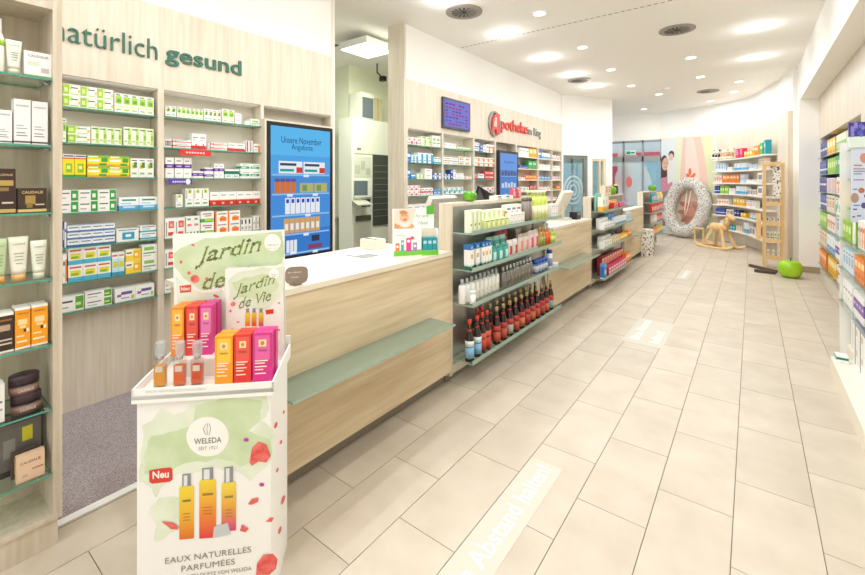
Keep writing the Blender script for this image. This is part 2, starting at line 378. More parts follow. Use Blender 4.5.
# ================================================================== CEILING LAMPS AND VENTS
ring = MB().lathe([(.072, -.006), (.092, -.006), (.092, 0.004), (.072, 0.004), (.072, -.006)], M('#f4f2ec', .4), n=20, caps=False, smooth=False).mesh('ring')
lens = MB().lathe([(.072, -.002), (.072, .003)], EM('#fff6e6', 5), n=20).mesh('lens')
NTH_ = ['first', 'second', 'third', 'fourth']
def downlight(x, y, label, group, tilt=0.0, pw=1.0):
    e = place('downlight', [('ring', ring, []), ('lens', lens, [])], (x, y, CEIL - .004), 0, label, 'ceiling light', group)
    l = bpy.data.lights.new('downlight_beam', 'AREA'); l.shape = 'DISK'; l.size = .13; l.energy = LAMP * pw; l.color = (.94, .97, 1.0); l.spread = math.radians(175)
    if tilt:                      # bare point light added under each wall washer to brighten the ceiling
        l2 = bpy.data.lights.new('washer_ceiling_fill', 'POINT'); l2.energy = LAMP * .28; l2.shadow_soft_size = .04; l2.color = (.95, .975, 1.0)
        o2 = bpy.data.objects.new('washer_ceiling_fill', l2); COL.objects.link(o2); o2.location = (0, 0, -.11); o2.parent = e
    o = bpy.data.objects.new('downlight_beam', l); COL.objects.link(o); o.location = (0, 0, -.012); o.parent = e; o.rotation_euler = (0, tilt, 0)
for x, ys, nm, tl in ((-2.02, (-1.6, 0, 1.6, 3.2, 4.8, 6.4, 8.0, 9.6), 'above the counters', 0), (-2.71, (-.3, 1.07, 2.44, 3.81, 5.18, 6.58, 7.94, 9.15), 'along the logo wall', -28), (-.79, (-1.6, 0, 1.6, 3.2, 4.8, 8.0, 9.58), 'over the middle aisle', 0), (.075, (-1.6, .1, 1.8, 3.5, 5.24, 6.93, 8.62), 'beside the right soffit', 22)):
    inv = [y for y in ys if (x * FV[0] + y * FV[1]) > .5 and HY - FPX * (CEIL - CH) / (x * FV[0] + y * FV[1]) > 0]
    for y in ys:
        if y in inv:
            k = inv.index(y); lb = ('nearest' if k == 0 else 'farthest' if k == len(inv) - 1 else NTH_[k] + ' nearest') + ' round downlight in view ' + nm; gr = 'downlights ' + nm
        else: lb = 'round recessed downlight out of view ' + nm; gr = 'unseen downlights ' + nm
        downlight(x, y, lb, gr, math.radians(tl))
for i, (x, y) in enumerate(((-1.71, 10.92), (-2.4, 12.94), (-.21, 10.5), (-.32, 11.62), (-.84, 12.64))):
    downlight(x, y, ['round downlight before the angled glass door wall', 'round downlight nearest the glass entrance', 'round downlight between green apple and rocking toy', 'round downlight over the rocking toy', 'round downlight before the mural'][i], 'downlights in the baby corner', 0, 1.2)
vent_f = MB().lathe([(.150, -.012), (.215, -.008), (.215, .004), (.150, .004), (.150, -.012)], M('#9a948a', .5), n=28, caps=False, smooth=False).mesh('flange')
vent_b = MB().lathe([(.155, -.002), (.155, .003)], M('#3c3a38', .7), n=28).mesh('backing')
mb = MB()
for i in range(14):
    a = 2 * PI * i / 14; c, s_ = math.cos(a), math.sin(a); c2, s2 = math.cos(a + .28), math.sin(a + .28)
    mb.slab([(.03 * c, .03 * s_, -.004), (.15 * c, .15 * s_, -.004), (.15 * c2, .15 * s2, -.009)], (0, 0, -1), .002, M('#8d877d', .4))
vent_s = mb.mesh('swirl_blades')
for (x, y, lb) in ((-2.714, 4.22, 'round swirl air outlet nearest the logo wall'), (-.79, 6.41, 'round swirl air outlet over the middle of the aisle'), (-2.736, 8.45, 'round swirl air outlet above the second counter'), (-.78, 11.2, 'round swirl air outlet farthest toward the mural')):
    place('air_outlet', [('flange', vent_f, []), ('backing', vent_b, []), ('swirl_blades', vent_s, [])], (x, y, CEIL - .005), 0, lb, 'air vent', 'swirl air outlets in the ceiling')
e = empty('smoke_detector', (-1.7, 10.0, CEIL), 'tiny white smoke detector on the far ceiling', 'smoke detector')
obj('housing', MB().lathe([(.03, -.05), (.05, -.035), (.055, 0)], WHITE, (-1.45, 10.2, CEIL), 14), e)
# storeroom panel lamp
e = empty('panel_lamp', (-4.31, 4.2, 3.36), 'square white panel lamp on the storeroom ceiling', 'ceiling light')
obj('housing', B(-4.58, -4.05, 3.93, 4.47, 3.36, 3.45, M('#efefea', .5)), e)
obj('diffuser', B(-4.565, -4.065, 3.945, 4.455, 3.352, 3.36, EM('#fbffea', 4)), e)
obj('mount', B(-4.4, -4.2, 4.1, 4.3, 3.45, CEIL, M('#d8d8d0', .5)), e)
l = bpy.data.lights.new('panel_beam', 'AREA'); l.size = .5; l.energy = 52; l.color = (.95, 1, .86)
o = bpy.data.objects.new('panel_beam', l); COL.objects.link(o); o.parent = e; o.location = (0, 0, -.02)
e = empty('ceiling_grille', (-5.0, 3.95, CEIL), 'dark slatted grille in the storeroom ceiling', 'air vent')
obj('grille_frame', B(-5.15, -4.85, 3.95, 4.15, CEIL - .012, CEIL, M('#77786c', .6)), e)
for k in range(4): obj('slat', B(-5.13, -4.87, 3.97 + k * .045, 3.995 + k * .045, CEIL - .02, CEIL - .012, M('#45463f', .6)), e)
# ================================================================== PACKAGING
def carton(w, d, h, des):
    """box centred on its base, print facing +x; des = (base colour, [(u0,u1,v0,v1,colour)])"""
    base, rects = des; us = sorted({0.0, 1.0} | {q for r in rects for q in r[:2]}); vs_ = sorted({0.0, 1.0} | {q for r in rects for q in r[2:4]})
    mb = MB()
    def col(u, v):
        c = base
        for r in rects:
            if r[0] <= u <= r[1] and r[2] <= v <= r[3]: c = r[4]
        return M(c, .38)
    P = [(d / 2, -w / 2 + u * w, v * h) for v in vs_ for u in us]; n = len(us); F = []; MM = []
    for j in range(len(vs_) - 1):
        for i in range(n - 1):
            F.append((j * n + i, j * n + i + 1, (j + 1) * n + i + 1, (j + 1) * n + i)); MM.append(col((us[i] + us[i + 1]) / 2, (vs_[j] + vs_[j + 1]) / 2))
    mb.add(P, F, MM)
    for y, u in ((-w / 2, .001), (w / 2, .999)):
        P = [(x, y, v * h) for v in vs_ for x in (-d / 2, d / 2)]
        mb.add(P, [(2 * j, 2 * j + 1, 2 * j + 3, 2 * j + 2) if y < 0 else (2 * j + 1, 2 * j, 2 * j + 2, 2 * j + 3) for j in range(len(vs_) - 1)], [col(u, (vs_[j] + vs_[j + 1]) / 2) for j in range(len(vs_) - 1)])
    c = [(-d / 2, -w / 2), (d / 2, -w / 2), (d / 2, w / 2), (-d / 2, w / 2)]
    mb.add([(x, y, h) for x, y in c], [(0, 1, 2, 3)], col(.5, .999)); mb.add([(x, y, 0) for x, y in c], [(3, 2, 1, 0)], M(base, .38))
    mb.add([(-d / 2, w / 2, 0), (-d / 2, -w / 2, 0), (-d / 2, -w / 2, h), (-d / 2, w / 2, h)], [(0, 1, 2, 3)], M(base, .38))
    return mb
INK = '#4a4a50'
def tx(u0, u1, v, c=INK, t=.05): return (u0, u1, v, v + t, c)
W_ = '#f4f3ef'
DES = {
 'lime_wide': (W_, [(.0, .34, .1, .95, '#9ccf3a'), (.06, .26, .3, .7, '#d9ea8a'), (.34, .5, .55, .95, '#c9e58f'), (.4, .9, .12, .2, '#9ccf3a'), tx(.45, .85, .66, '#2f6b57', .1), (.86, .97, .3, .6, '#e7c64a')]),
 'lime_up': (W_, [(.1, .9, .45, .85, '#a8d24a'), (.3, .8, .52, .7, '#5fa93a'), (0, 1, .28, .38, '#dcecb0'), tx(.15, .7, .88, '#2c7a57', .06), tx(.2, .8, .12, '#9ccf3a', .07)]),
 'pale_lime_up': ('#eef3dc', [(.55, .95, .08, .95, '#bfdc7d'), (.65, .9, .35, .6, '#7db84a'), tx(.1, .8, .84, '#3e8d4f', .07), tx(.1, .45, .2, '#9dbf6a', .06)]),
 'yellow_green_up': ('#f3df1f', [(0, 1, .86, 1, '#f4f2e4'), (.05, .95, .9, .96, '#3b4fa5'), (0, 1, .8, .86, '#e5473c'), (.25, .8, .2, .6, '#8fc32f'), (0, 1, 0, .1, '#4aa23c'), (.35, .65, .35, .5, '#f5ef8c')]),
 'yellow_green_wide': ('#f1dd22', [(0, 1, .8, 1, '#8ac23a'), (.05, .5, .84, .96, '#f5f2e0'), (.65, .95, .4, .8, '#3f9f3f'), (.05, .55, .45, .62, '#ffffff'), (0, 1, 0, .2, '#e9a52d'), (.55, .9, .08, .3, '#4f9f34')]),
 'white_leaf_up': (W_, [(.15, .6, .45, .75, '#e9cf3a'), (.45, .85, .5, .8, '#2f8a5a'), tx(.15, .85, .86), tx(.2, .8, .15, '#83b58c', .1), (.3, .5, .52, .62, '#2f8a5a')]),
 'white_green_block': (W_, [(.62, .98, .04, .96, '#2ea043'), (.7, .88, .3, .65, '#f0f6ea'), tx(.08, .55, .66, INK, .1), tx(.08, .4, .25, '#8f9a90', .08)]),
 'blue_wave': ('#eef5f8', [(0, 1, 0, .35, '#5aa7d8'), (.2, .8, .15, .3, '#bfe0f0'), tx(.15, .85, .7, '#2f8a7a', .13), (.1, .6, .45, .55, '#9fcfe8')]),
 'blue_white_wide': ('#edf1f6', [(0, 1, 0, .22, '#3b79b8'), tx(.1, .9, .55, '#6b7a92', .16), (0, 1, .9, 1, '#b9c2cf')]),
 'turquoise_wide': (W_, [(.25, .8, .15, .7, '#2f9fc4'), (.25, .8, .7, .82, '#bfe3ee'), (.4, .65, .35, .55, '#f2f8fa'), tx(.08, .9, .86, '#6a7686', .07)]),
 'aqua_wide': (W_, [(0, 1, .05, .3, '#39a9c9'), (.1, .6, .42, .6, '#8fcadd'), tx(.1, .9, .75, '#4d6d80', .12)]),
 'flower_blue': (W_, [(0, 1, 0, .26, '#55b7d6'), (.15, .85, .32, .66, '#e7dc3c'), (.2, .7, .36, .5, '#8fb637'), tx(.1, .9, .78, '#cf5a4a', .1)]),
 'blue_flower_tall': ('#bfe4f0', [(0, 1, .72, 1, W_), (.15, .85, .35, .6, '#d9d83c'), tx(.1, .9, .83, '#cf5a4a', .07), (0, 1, 0, .15, '#3f9fc0')]),
 'yellow_circle': ('#f6d64a', [(.0, .5, .5, 1, '#fbf4d8'), (.5, .95, .2, .85, '#f3b42f'), (.6, .8, .4, .65, '#fff3c4'), tx(.06, .4, .65, INK, .12)]),
 'white_greenline': (W_, [(.15, .8, .55, .8, '#8bc05a'), tx(.1, .9, .3, '#60996a', .1), tx(.1, .6, .12, '#a6c59a', .08)]),
 'purple_print': (W_, [(.3, .85, .5, .72, '#6c5a9a'), tx(.1, .3, .35, '#8f6aa0', .2), (.8, .95, .1, .4, '#a9c95a'), tx(.3, .7, .2, '#a090b8', .08)]),
 'green_end': (W_, [(.7, .98, .1, .95, '#5da63a'), (.72, .9, .35, .55, '#cfe59c'), tx(.08, .6, .6, INK, .12), tx(.08, .45, .25, '#8aa08a', .08)]),
 'red_wave': (W_, [(0, 1, 0, .22, '#d8322c'), (.5, .7, .22, .34, '#d8322c'), tx(.15, .85, .7, '#8b8f98', .08), tx(.15, .6, .55, '#b0b4ba', .06)]),
 'red_band_wide': (W_, [(0, 1, .35, .55, '#d23a36'), (0, .2, .55, .7, '#e07f78'), tx(.1, .8, .75, '#86868c', .1), tx(.1, .7, .14, '#a4a4aa', .1)]),
 'red_base': (W_, [(0, 1, 0, .28, '#cf3730'), (0, .9, .28, .38, '#e2716a'), tx(.12, .8, .7, '#75777e', .09)]),
 'red_stripe_up': ('#efeae6', [(.1, .3, .05, .95, '#c9433f'), (.55, .7, .05, .95, '#8a79a8'), (.8, .9, .1, .9, '#d9877a')]),
 'plum_dark': ('#efe8e4', [(.1, .9, .2, .8, '#7c6a74'), (.2, .4, .3, .7, '#b9a9ac'), (.6, .75, .3, .7, '#c9aeb0')]),
 'purple_band_tall': (W_, [(0, 1, .48, .68, '#5a2f96'), tx(.2, .8, .55, '#cdb9e6', .06), tx(.2, .7, .8, '#8d8896', .06), tx(.2, .7, .2, '#b5b0c0', .05)]),
 'purple_small': (W_, [(0, 1, .3, .75, '#6a3fa4'), tx(.2, .8, .48, '#d8c8ea', .1)]),
 'teal_band': (W_, [(0, .9, .3, .62, '#1f9a7c'), tx(.1, .6, .4, '#d4efe6', .1), tx(.2, .9, .78, '#83908e', .08)]),
 'teal_dark': ('#e9efec', [(0, 1, .45, .8, '#14785a'), tx(.2, .8, .2, '#808c88', .1)]),
 'lime_dot_tall': (W_, [(.35, .75, .74, .94, '#b5cf2e'), (.48, .62, .80, .88, '#4f8a2c'), (.12, .2, .45, .9, '#5a5f66'), tx(.2, .8, .14, '#4e9a5e', .08), tx(.3, .7, .35, '#b8bcc0', .05)]),
 'red_base_pack': (W_, [(0, 1, 0, .36, '#c92d23'), (.3, .6, .1, .25, '#f0b0a4'), (0, 1, .36, .42, '#e98a78'), tx(.2, .8, .72, '#a8a8ae', .07)]),
 'red_flower': (W_, [(.35, .9, .5, .85, '#e2635a'), (.3, .85, .12, .3, '#d2453c'), (.1, .2, .1, .8, '#8d8f94'), (.5, .75, .58, .72, '#f4b4a4')]),
 'green_red_up': (W_, [(.2, .8, .5, .62, '#e08a7a'), (.1, .3, .06, .22, '#4f9a3f'), (.55, .85, .06, .22, '#4f9a3f'), (.2, .7, .8, .9, '#62a860')]),
 'green_swoosh': (W_, [(0, .95, .05, .35, '#3fa23f'), (.3, 1, .15, .3, '#b6d94a'), tx(.15, .85, .72, '#b7433c', .09), tx(.3, .8, .55, INK, .07)]),
 'orange_fruit': (W_, [(0, .12, 0, 1, '#ef7d22'), (.35, .9, .1, .45, '#ee7420'), (.45, .75, .4, .55, '#f39a3d'), tx(.2, .9, .72, '#6f7176', .09)]),
 'book_black': ('#eceae6', [(.1, .5, .55, .9, '#2f2d34'), (.2, .6, .15, .35, '#9b97a0')]),
 'book_white': ('#f3f1ec', [(.75, .95, .1, .9, '#4a4a50'), (.1, .6, .4, .6, '#c9c6be')]),
 'plain_white': (W_, [tx(.15, .8, .6, '#9a9ca4', .1), tx(.15, .5, .3, '#bcbec4', .08)]),
 'cyan_white': ('#f1f5f7', [(.55, 1, 0, .9, '#3aa6cf'), (.1, .5, .5, .7, '#bfe1ec'), tx(.1, .5, .2, '#7f9fb0', .1)]),
 'blue_solid': ('#2f7fc4', [(.1, .9, .5, .8, '#dcebf5'), (.2, .6, .15, .3, '#8fc0e0')]),
 'navy_print': ('#e9ecf2', [(0, .5, 0, 1, '#3a57a4'), (.1, .4, .3, .7, '#c3cde8'), tx(.55, .95, .6, '#586a9a', .12)]),
 'brown_white': (W_, [(0, 1, .75, .95, '#8c8179'), tx(.1, .9, .3, '#9b938b', .15)]),
 'orange_white': (W_, [(.1, .7, .2, .6, '#ee8a3c'), (.3, .6, .35, .55, '#f7c48c'), tx(.1, .9, .78, '#777777', .1)]),
 'orange_edge': (W_, [(.62, 1, .05, .8, '#ef8a30'), tx(.1, .55, .6, '#5a6a8a', .14), (.1, .5, .2, .35, '#c9d0da')]),
 'red_white_wide': ('#d8413a', [(.1, .9, .4, .7, '#f6e9e4'), (.15, .6, .48, .6, '#d8413a')]),
 'pink_red': (W_, [(.0, .4, .1, .5, '#dd5560'), (.5, .9, .55, .85, '#e88a90'), tx(.5, .9, .2, '#8a8c94', .12)]),
 'teal_pattern': (W_, [(.05, .45, .15, .6, '#2f9fb0'), (.5, .9, .35, .8, '#67c0c8'), tx(.2, .9, .85, '#7b8a94', .08)]),
 'green_small': ('#eaf3dc', [(.1, .9, .1, .6, '#6cb63f'), (.3, .6, .25, .5, '#d5eaa8')]),
 'orange_carton': ('#ef8420', [(.1, .9, .55, .8, '#fbd9a4'), (.2, .8, .15, .3, '#c95f14')]),
 'yellow_carton': ('#f2bd2a', [(.1, .9, .5, .85, '#fdf0c0'), (.2, .8, .12, .3, '#d98f1c')]),
 'crimson_carton': ('#c9285c', [(.15, .85, .35, .7, '#e88aa8'), (.3, .6, .75, .9, '#f6d4de')]),
 'lime_carton': ('#8fc52f', [(.15, .85, .4, .75, '#d8ecaa')]),
 'teal_carton': ('#2196a8', [(.15, .85, .5, .75, '#a9dbe2')]),
 'emerald_carton': ('#3aa65a', [(.15, .85, .5, .75, '#b9e2c0')]),
 'navy_carton': ('#27439a', [(0, 1, .3, .42, '#dfe5f2'), (.2, .7, .6, .8, '#5f7cc4')]),
 'deep_blue': ('#1f2f86', [(.1, .9, .45, .58, '#e6e9f2'), (.2, .6, .75, .9, '#4f68bc')]),
 'skyblue_white': ('#eef4f8', [(0, 1, 0, .4, '#7fb8dc'), (.3, .6, .5, .85, '#c4dcea'), tx(.2, .8, .2, '#3d6f9a', .1)]),
 'pale_blue': ('#d7e6f0', [(.2, .8, .3, .7, '#8fb3d0'), tx(.2, .8, .8, '#5a7a9a', .08)]),
 'coral_white': ('#f3e9e2', [(.0, .5, .2, .7, '#e88a6a'), tx(.5, .95, .5, '#a07a6a', .12)]),
 'beige_pack': ('#e7d8c0', [(.2, .8, .3, .65, '#c9a77e'), tx(.2, .8, .75, '#8a6a4a', .1)]),
 'white_black': (W_, [(.4, .55, 0, 1, '#3a3838'), (.65, .9, .5, .8, '#c8b9a8')]),
 'red_tea': ('#c4242c', [(.15, .85, .25, .7, '#e6b8a0'), (.3, .7, .35, .6, '#b03a2a'), (.2, .8, .78, .92, '#f4dcd0')]),
 'pink_tea': ('#c93a6a', [(.15, .85, .2, .55, '#f0c6c0'), (.2, .8, .7, .9, '#f6e4dc')]),
 'blue_stripes': ('#2f6fb4', [(0, 1, .75, 1, '#5aa9dc'), (.15, .85, .25, .6, '#a8d4ee'), (0, 1, .0, .12, '#e9f2f8')]),
}
def put_box(des, w, d, h, loc, rot, label, group=None, cat='medicine box', name='medicine_carton', cache={}):
    if name == 'medicine_carton' and (loc[0] > -3.4): name, cat = ('tea_carton', 'tea box') if 'tea' in des else ('care_carton', 'care product box')
    k = (des, round(w, 4), round(d, 4), round(h, 4))
    if k not in cache: cache[k] = carton(w, d, h, DES[des]).mesh('carton')
    o = link(name, cache[k], None, loc, rot); return tag(o, label, cat, group)
NTH = ['first', 'second', 'third', 'fourth', 'fifth', 'sixth', 'seventh', 'eighth', 'ninth', 'tenth', 'eleventh']
def pos(i, n, j=0, st=1):
    """which one of a row: counted from the left of the photo, and by layer when stacked"""
    a = '' if n == 1 else ('left one' if i == 0 else 'right one') if n == 2 else 'leftmost' if i == 0 else 'rightmost' if i == n - 1 else 'middle one' if n == 3 else NTH[i] + ' from left'
    b = '' if st == 1 else 'lower' if j == 0 else 'upper' if j == st - 1 else 'middle'
    return ', '.join(q for q in (a, b and b + ' layer') if q)
def plab(label, p):
    if not p: return label
    k = label.find(','); return label + ', ' + p if k < 0 else label[:k] + ', ' + p + label[k:]
def row(px0, px1, yt, zs, X, n, st, des, label, depth=.075, inset=.012, py=None):
    """n columns x st layers of one carton between two photo columns on the shelf at zs, fronts on the plane X"""
    Xf = X - inset; y0 = onx(px0, yt, Xf).y; y1 = onx(px1, yt, Xf).y; top = onx(px0, yt, Xf).z
    p = (y1 - y0) / n; h = max(.012, (top - zs) / st - .0012); g = label if n * st > 1 else None
    for i in range(n):
        for j in range(st):
            put_box(des, p - .0018, depth, h, (Xf - depth / 2 - (.004 * random.random() if st == 1 else 0), y0 + (i + .5) * p, zs + .0006 + j * (h + .0010)), 0, plab(label, pos(i, n, j, st)), g)
GSH = 0.0                        # small common shift of a goods row along its shelf
def wrow(y0, y1, zs, h, Xf, n, st, des, label, depth=.09, face=1):
    y0 += GSH; y1 += GSH
    p = (y1 - y0) / n; g = label if n * st > 1 else None
    for i in range(n):
        for j in range(st): put_box(des, p - .003, depth, h - .001, (Xf - face * depth / 2, y0 + (i + .5) * p, zs + .0006 + j * h), 0 if face > 0 else PI, plab(label, pos(i if face > 0 else n - 1 - i, n, j, st)), g)
def gshelf(parent, x0, x1, y0, y1, z, t=.008, edge=None): return obj('glass_shelf', B(x0, x1, y0, y1, z - t, z, GLASS, edge or GEDGE), parent)
# ================================================================== LEFT FOREGROUND COSMETICS SHELF
LX = -2.33
LZ = [1.954, 1.678, 1.401, 1.127, .855, .587, .317]
u = empty('cosmetics_shelf', (-2.45, 0, 0), 'tall wooden glass-shelved cosmetics unit at the left edge', 'shelf')
obj('side_panel', MB().box(-2.60, LX, .472, .490, .115, 3.0, WOODL).box(-2.60, LX + .004, .459, .472, .115, 3.0, WOODL), u)
obj('side_panel', B(-2.60, LX, -.62, -.574, .115, 3.0, WOODL), u)
obj('back_panel', B(-2.60, -2.572, -.574, .459, .115, 3.0, WOODL), u)
obj('plinth', B(-2.60, LX - .012, -.62, .478, 0, .115, WOODL), u)
obj('base_shelf', B(-2.572, LX, -.574, .459, .055 + .06, .135, WOODL), u)
obj('top_panel', B(-2.572, LX, -.574, .459, 2.245, 3.0, WOODL), u)
for z in LZ:
    sh = gshelf(u, -2.568, LX + .012, -.570, .455, z)
    obj('shelf_pin', MB().tube([(-2.37, .459, z - .016), (-2.37, .443, z - .016)], .006, STEEL, 8).tube([(-2.37, .443, z - .016), (-2.37, .443, z - .009)], .005, STEEL, 6), sh)
XF = LX - .012
def lrect(px0, px1, yt): a = onx(px0, yt, XF); b = onx(px1, yt, XF); return a.y, b.y, a.z
def lbox(px0, px1, yt, zs, d, base, rects, label, name='cosmetic_box', text=None, tcol='#6b6b70', tv=.78, X=None):
    Xf = X or XF; a = onx(px0, yt, Xf); b = onx(px1, yt, Xf); wd = b.y - a.y; h = a.z - zs
    e = empty(name, (Xf - d / 2, (a.y + b.y) / 2, zs + .0006), label, 'cosmetics box')
    link('box', carton(wd - .002, d, h, (base, rects)).mesh('box'), e)
    if text:
        mb = MB().text(text, (d / 2 + .0006, -wd * .36, h * tv), (0, 1, 0), (0, 0, 1), wd * .72, wd * .12, M(tcol, .5), .01)
        link('lettering', mb.mesh('lettering'), e)
    return e
def tube_pack(px0, px1, yt, zs, body, cap, label, tcol='#6f7a62', text='CAUDALIE'):
    a = onx(px0, yt, XF); b = onx(px1, yt, XF); wd = b.y - a.y; h = a.z - zs; ch = h * .17; r = wd * .36
    e = empty('cosmetic_tube', (XF - r, (a.y + b.y) / 2, zs + .0006), label, 'tube')
    n = 16; vs = []; fs = []
    for t in [0, .12, .3, .5, .7, .85, 1]:
        z = ch + (h - ch) * t; rx = r * (1 - t) + .003 * t; ry = r * 1.02 + (wd / 2 - r * 1.02) * t
        vs += [(rx * math.cos(2 * PI * i / n), ry * math.sin(2 * PI * i / n), z) for i in range(n)]
    for j in range(6): fs += [(j * n + i, j * n + (i + 1) % n, (j + 1) * n + (i + 1) % n, (j + 1) * n + i) for i in range(n)]
    fs += [tuple(6 * n + i for i in range(n)), tuple(range(n - 1, -1, -1))]
    link('tube_body', MB().add(vs, fs, M(body, .35), True).mesh('tube_body'), e)
    link('cap', MB().lathe([(r * .97, 0), (r * .97, ch)], M(cap, .35), n=16).mesh('cap'), e)
    mb = MB().text(text, (r * .30 + .006, -wd * .30, h * .82), (0, 1, 0), (-.30, 0, 1), wd * .6, wd * .1, M(tcol, .5), .01)
    for k, (v, l) in enumerate(((.62, .5), (.55, .4), (.48, .45), (.40, .3))):
        zz = h * v; xx = r * (1 - max(0, (zz - ch) / (h - ch))) + .003
        mb.box(xx + .0005, xx + .001, -wd * l / 2, wd * l / 2, zz, zz + .0022, M(tcol, .5))
    link('lettering', mb.mesh('lettering'), e); return e
GRY = '#9a9aa2'
# top shelf
e = empty('cosmetic_bottle', (XF - .03, onx(-3, 60, XF).y, LZ[0] + .0006), 'white bottle with lime mark on the top shelf at left edge', 'bottle')
hh = onx(0, 17, XF).z - LZ[0]
link('bottle_body', MB().lathe([(.024, 0), (.026, .01), (.026, hh * .62), (.020, hh * .72)], M('#eceadd', .3)).mesh('b'), e)
link('cap', MB().lathe([(.018, hh * .72), (.017, hh)], M('#f4f4f0', .3)).mesh('c'), e)
link('label_mark', MB().lathe([(.0264, hh * .5), (.0264, hh * .6)], M('#9cc43c', .4)).mesh('l'), e)
tube_pack(6, 23, 38, LZ[0], '#e3e4d6', '#c9cbb8', 'pale tube standing on its cap on the top cosmetics shelf')
lbox(24, 52, 50, LZ[0], .07, '#eceae8', [(0, 1, 0, .08, '#7f9a5a'), (.1, .55, .45, .62, '#d2d8c4'), (.6, .9, .2, .4, '#bdb9b4')], 'wide white cosmetics box on the top shelf beside the tube', text='CAUDALIE')
# second shelf
for i, (a, b, yt) in enumerate(((-6, 12.5, 109), (13.5, 31, 98.5), (31.5, 48, 101))):
    lbox(a, b, yt, LZ[1], .055, '#e9e7e8', [tx(.15, .6, .4, GRY, .02), tx(.15, .8, .34, GRY, .02), tx(.15, .7, .24, '#6a6a72', .02), tx(.15, .8, .18, '#6a6a72', .02), (0, 1, .03, .07, '#5a4f48')],
         ['short white cosmetics box on the second shelf at the left edge', 'tall white cosmetics box in the middle of the second shelf', 'tall white cosmetics box at the right end of the second shelf'][i], text='CAUDALIE', tcol='#55555c', tv=.84)
# third shelf
lbox(-8, 16, 168.5, LZ[2], .06, '#3a2926', [(.1, .9, .62, .74, '#b79a55'), (.2, .7, .5, .58, '#8d7440'), tx(.4, .9, .22, '#cfc3b4', .04), (0, 1, .02, .1, '#c9a766')], 'tall dark brown box with gold print on the third shelf', text='CAUDALIE', tcol='#d8bf86', tv=.84)
lbox(17.5, 47, 188.5, LZ[2], .07, '#3d2b26', [(.25, .6, .35, .7, '#a3884a'), (.3, .5, .2, .4, '#8b7038'), tx(.6, .92, .3, '#cfc3b4', .05), (0, 1, .03, .14, '#d8bb78')], 'wide dark brown box with gold print on the third shelf', text='CAUDALIE', tcol='#d8bf86')
# fourth shelf
tube_pack(-9, 8, 240, LZ[3], '#b9cba0', '#e0a85c', 'sage green tube with ochre cap at the left edge')
tube_pack(8.5, 30, 238, LZ[3], '#e7e5d6', '#dcae72', 'cream tube with tan cap, fourth shelf of the cosmetics unit')
tube_pack(31, 48.5, 241.5, LZ[3], '#e3e6d8', '#d7dbc8', 'pale tube with matching cap, fourth shelf of the cosmetics unit')
# fifth shelf
ORR = [(0, 1, .0, .05, '#f3efe6'), (.18, .8, .58, .72, '#f7d79c'), (.3, .7, .5, .56, '#f7d79c'), (.55, .72, .4, .48, '#3a2f2a'), (.75, .9, .4, .48, '#f7ecd8'), tx(.1, .6, .3, '#f7e6c8', .03), tx(.1, .8, .16, '#f7e6c8', .04)]
lbox(-4, 14, 315, LZ[4], .07, '#3a2c26', [(.2, .8, .55, .7, '#b9a08a'), tx(.15, .9, .3, '#cfc0ae', .04), tx(.15, .9, .2, '#cfc0ae', .04), (0, 1, 0, .05, '#f3efe6'), (0, 1, .93, 1, '#f1efe9')], 'dark brown sun care box beside the orange boxes', text='CAUDALIE', tcol='#e9a23a', tv=.8)
lbox(14.7, 30.7, 309, LZ[4], .07, '#f09a18', ORR + [(0, 1, .94, 1, '#f1efe9')], 'orange sun care box standing next to the dark brown box', text='CAUDALIE', tcol='#4a2f18', tv=.84)
lbox(31.2, 48, 306, LZ[4], .07, '#f2a01c', ORR + [(0, 1, .94, 1, '#f1efe9')], 'orange sun care box at the right end of its shelf', text='CAUDALIE', tcol='#4a2f18', tv=.84)
# sixth shelf: jars
lbox(-8, 5, 387, LZ[5], .06, '#eceae6', [tx(.2, .8, .5, '#77777c', .06), tx(.2, .8, .3, '#a0a0a6', .06)], 'white box cut by the left edge beside the dark jars')
ya, yb, zt = lrect(11, 43, 375); rj = (yb - ya) / 2; zt = onx(26, 373, XF - .04).z; hj = (zt - LZ[5]) / 2
for k in range(2):
    e = empty('cream_jar', (XF - rj * .8, (ya + yb) / 2 + (.002 if k == 0 else -.004), LZ[5] + .0008 + k * (hj + .0004)), ['dark oval cream jar at the bottom of the pair', 'dark oval cream jar stacked on top of another'][k], 'jar', 'stacked oval cream jars')
    link('jar_body', MB().lathe([(rj * .86, 0), (rj * .95, .004), (rj * .97, hj * .5)], M('#6a4f48', .3), n=24, sx=.78).mesh('b'), e)
    link('lid', MB().lathe([(rj, hj * .5), (rj, hj * .94), (rj * .93, hj)], M('#3b2a34', .3), n=24, sx=.78).mesh('l'), e)
    link('label_band', MB().lathe([(rj * .975, hj * .12), (rj * .98, hj * .4)], M('#8c6f62', .4), n=24, sx=.78).mesh('l'), e)
    mb = MB().text('CAUDALIE', (rj * .78 + .002, -rj * .5, hj * .2), (0, 1, 0), (0, 0, 1), rj, hj * .14, M('#e2d2c4', .5), .01); link('lettering', mb.mesh('t'), e)
# seventh shelf
lbox(-16, 44, 424, LZ[6], .03, '#3a2f36', [(.05, .95, .1, .84, '#6d6966'), (.62, .8, .5, .74, '#d8cf2a'), (.6, .9, .3, .36, '#d8d4cc'), (.3, .5, .3, .6, '#8d8984')], 'wide dark gift pack with a yellow flower on the lowest shelf', X=XF - .09)
lbox(11, 40, 455, LZ[6], .02, '#5a4a44', [(.1, .2, .2, .8, '#c9a75a')], 'slim dark box standing behind the beige powder box', X=XF - .05)
lbox(16, 45, 459, LZ[6], .028, '#e3c3a6', [tx(.55, .95, .36, '#b06a5a', .05), (.2, .4, .16, .26, '#c9a99c')], 'beige powder box leaning at the front of the lowest shelf', text='CAUDALIE', tcol='#7a5a48', tv=.66)
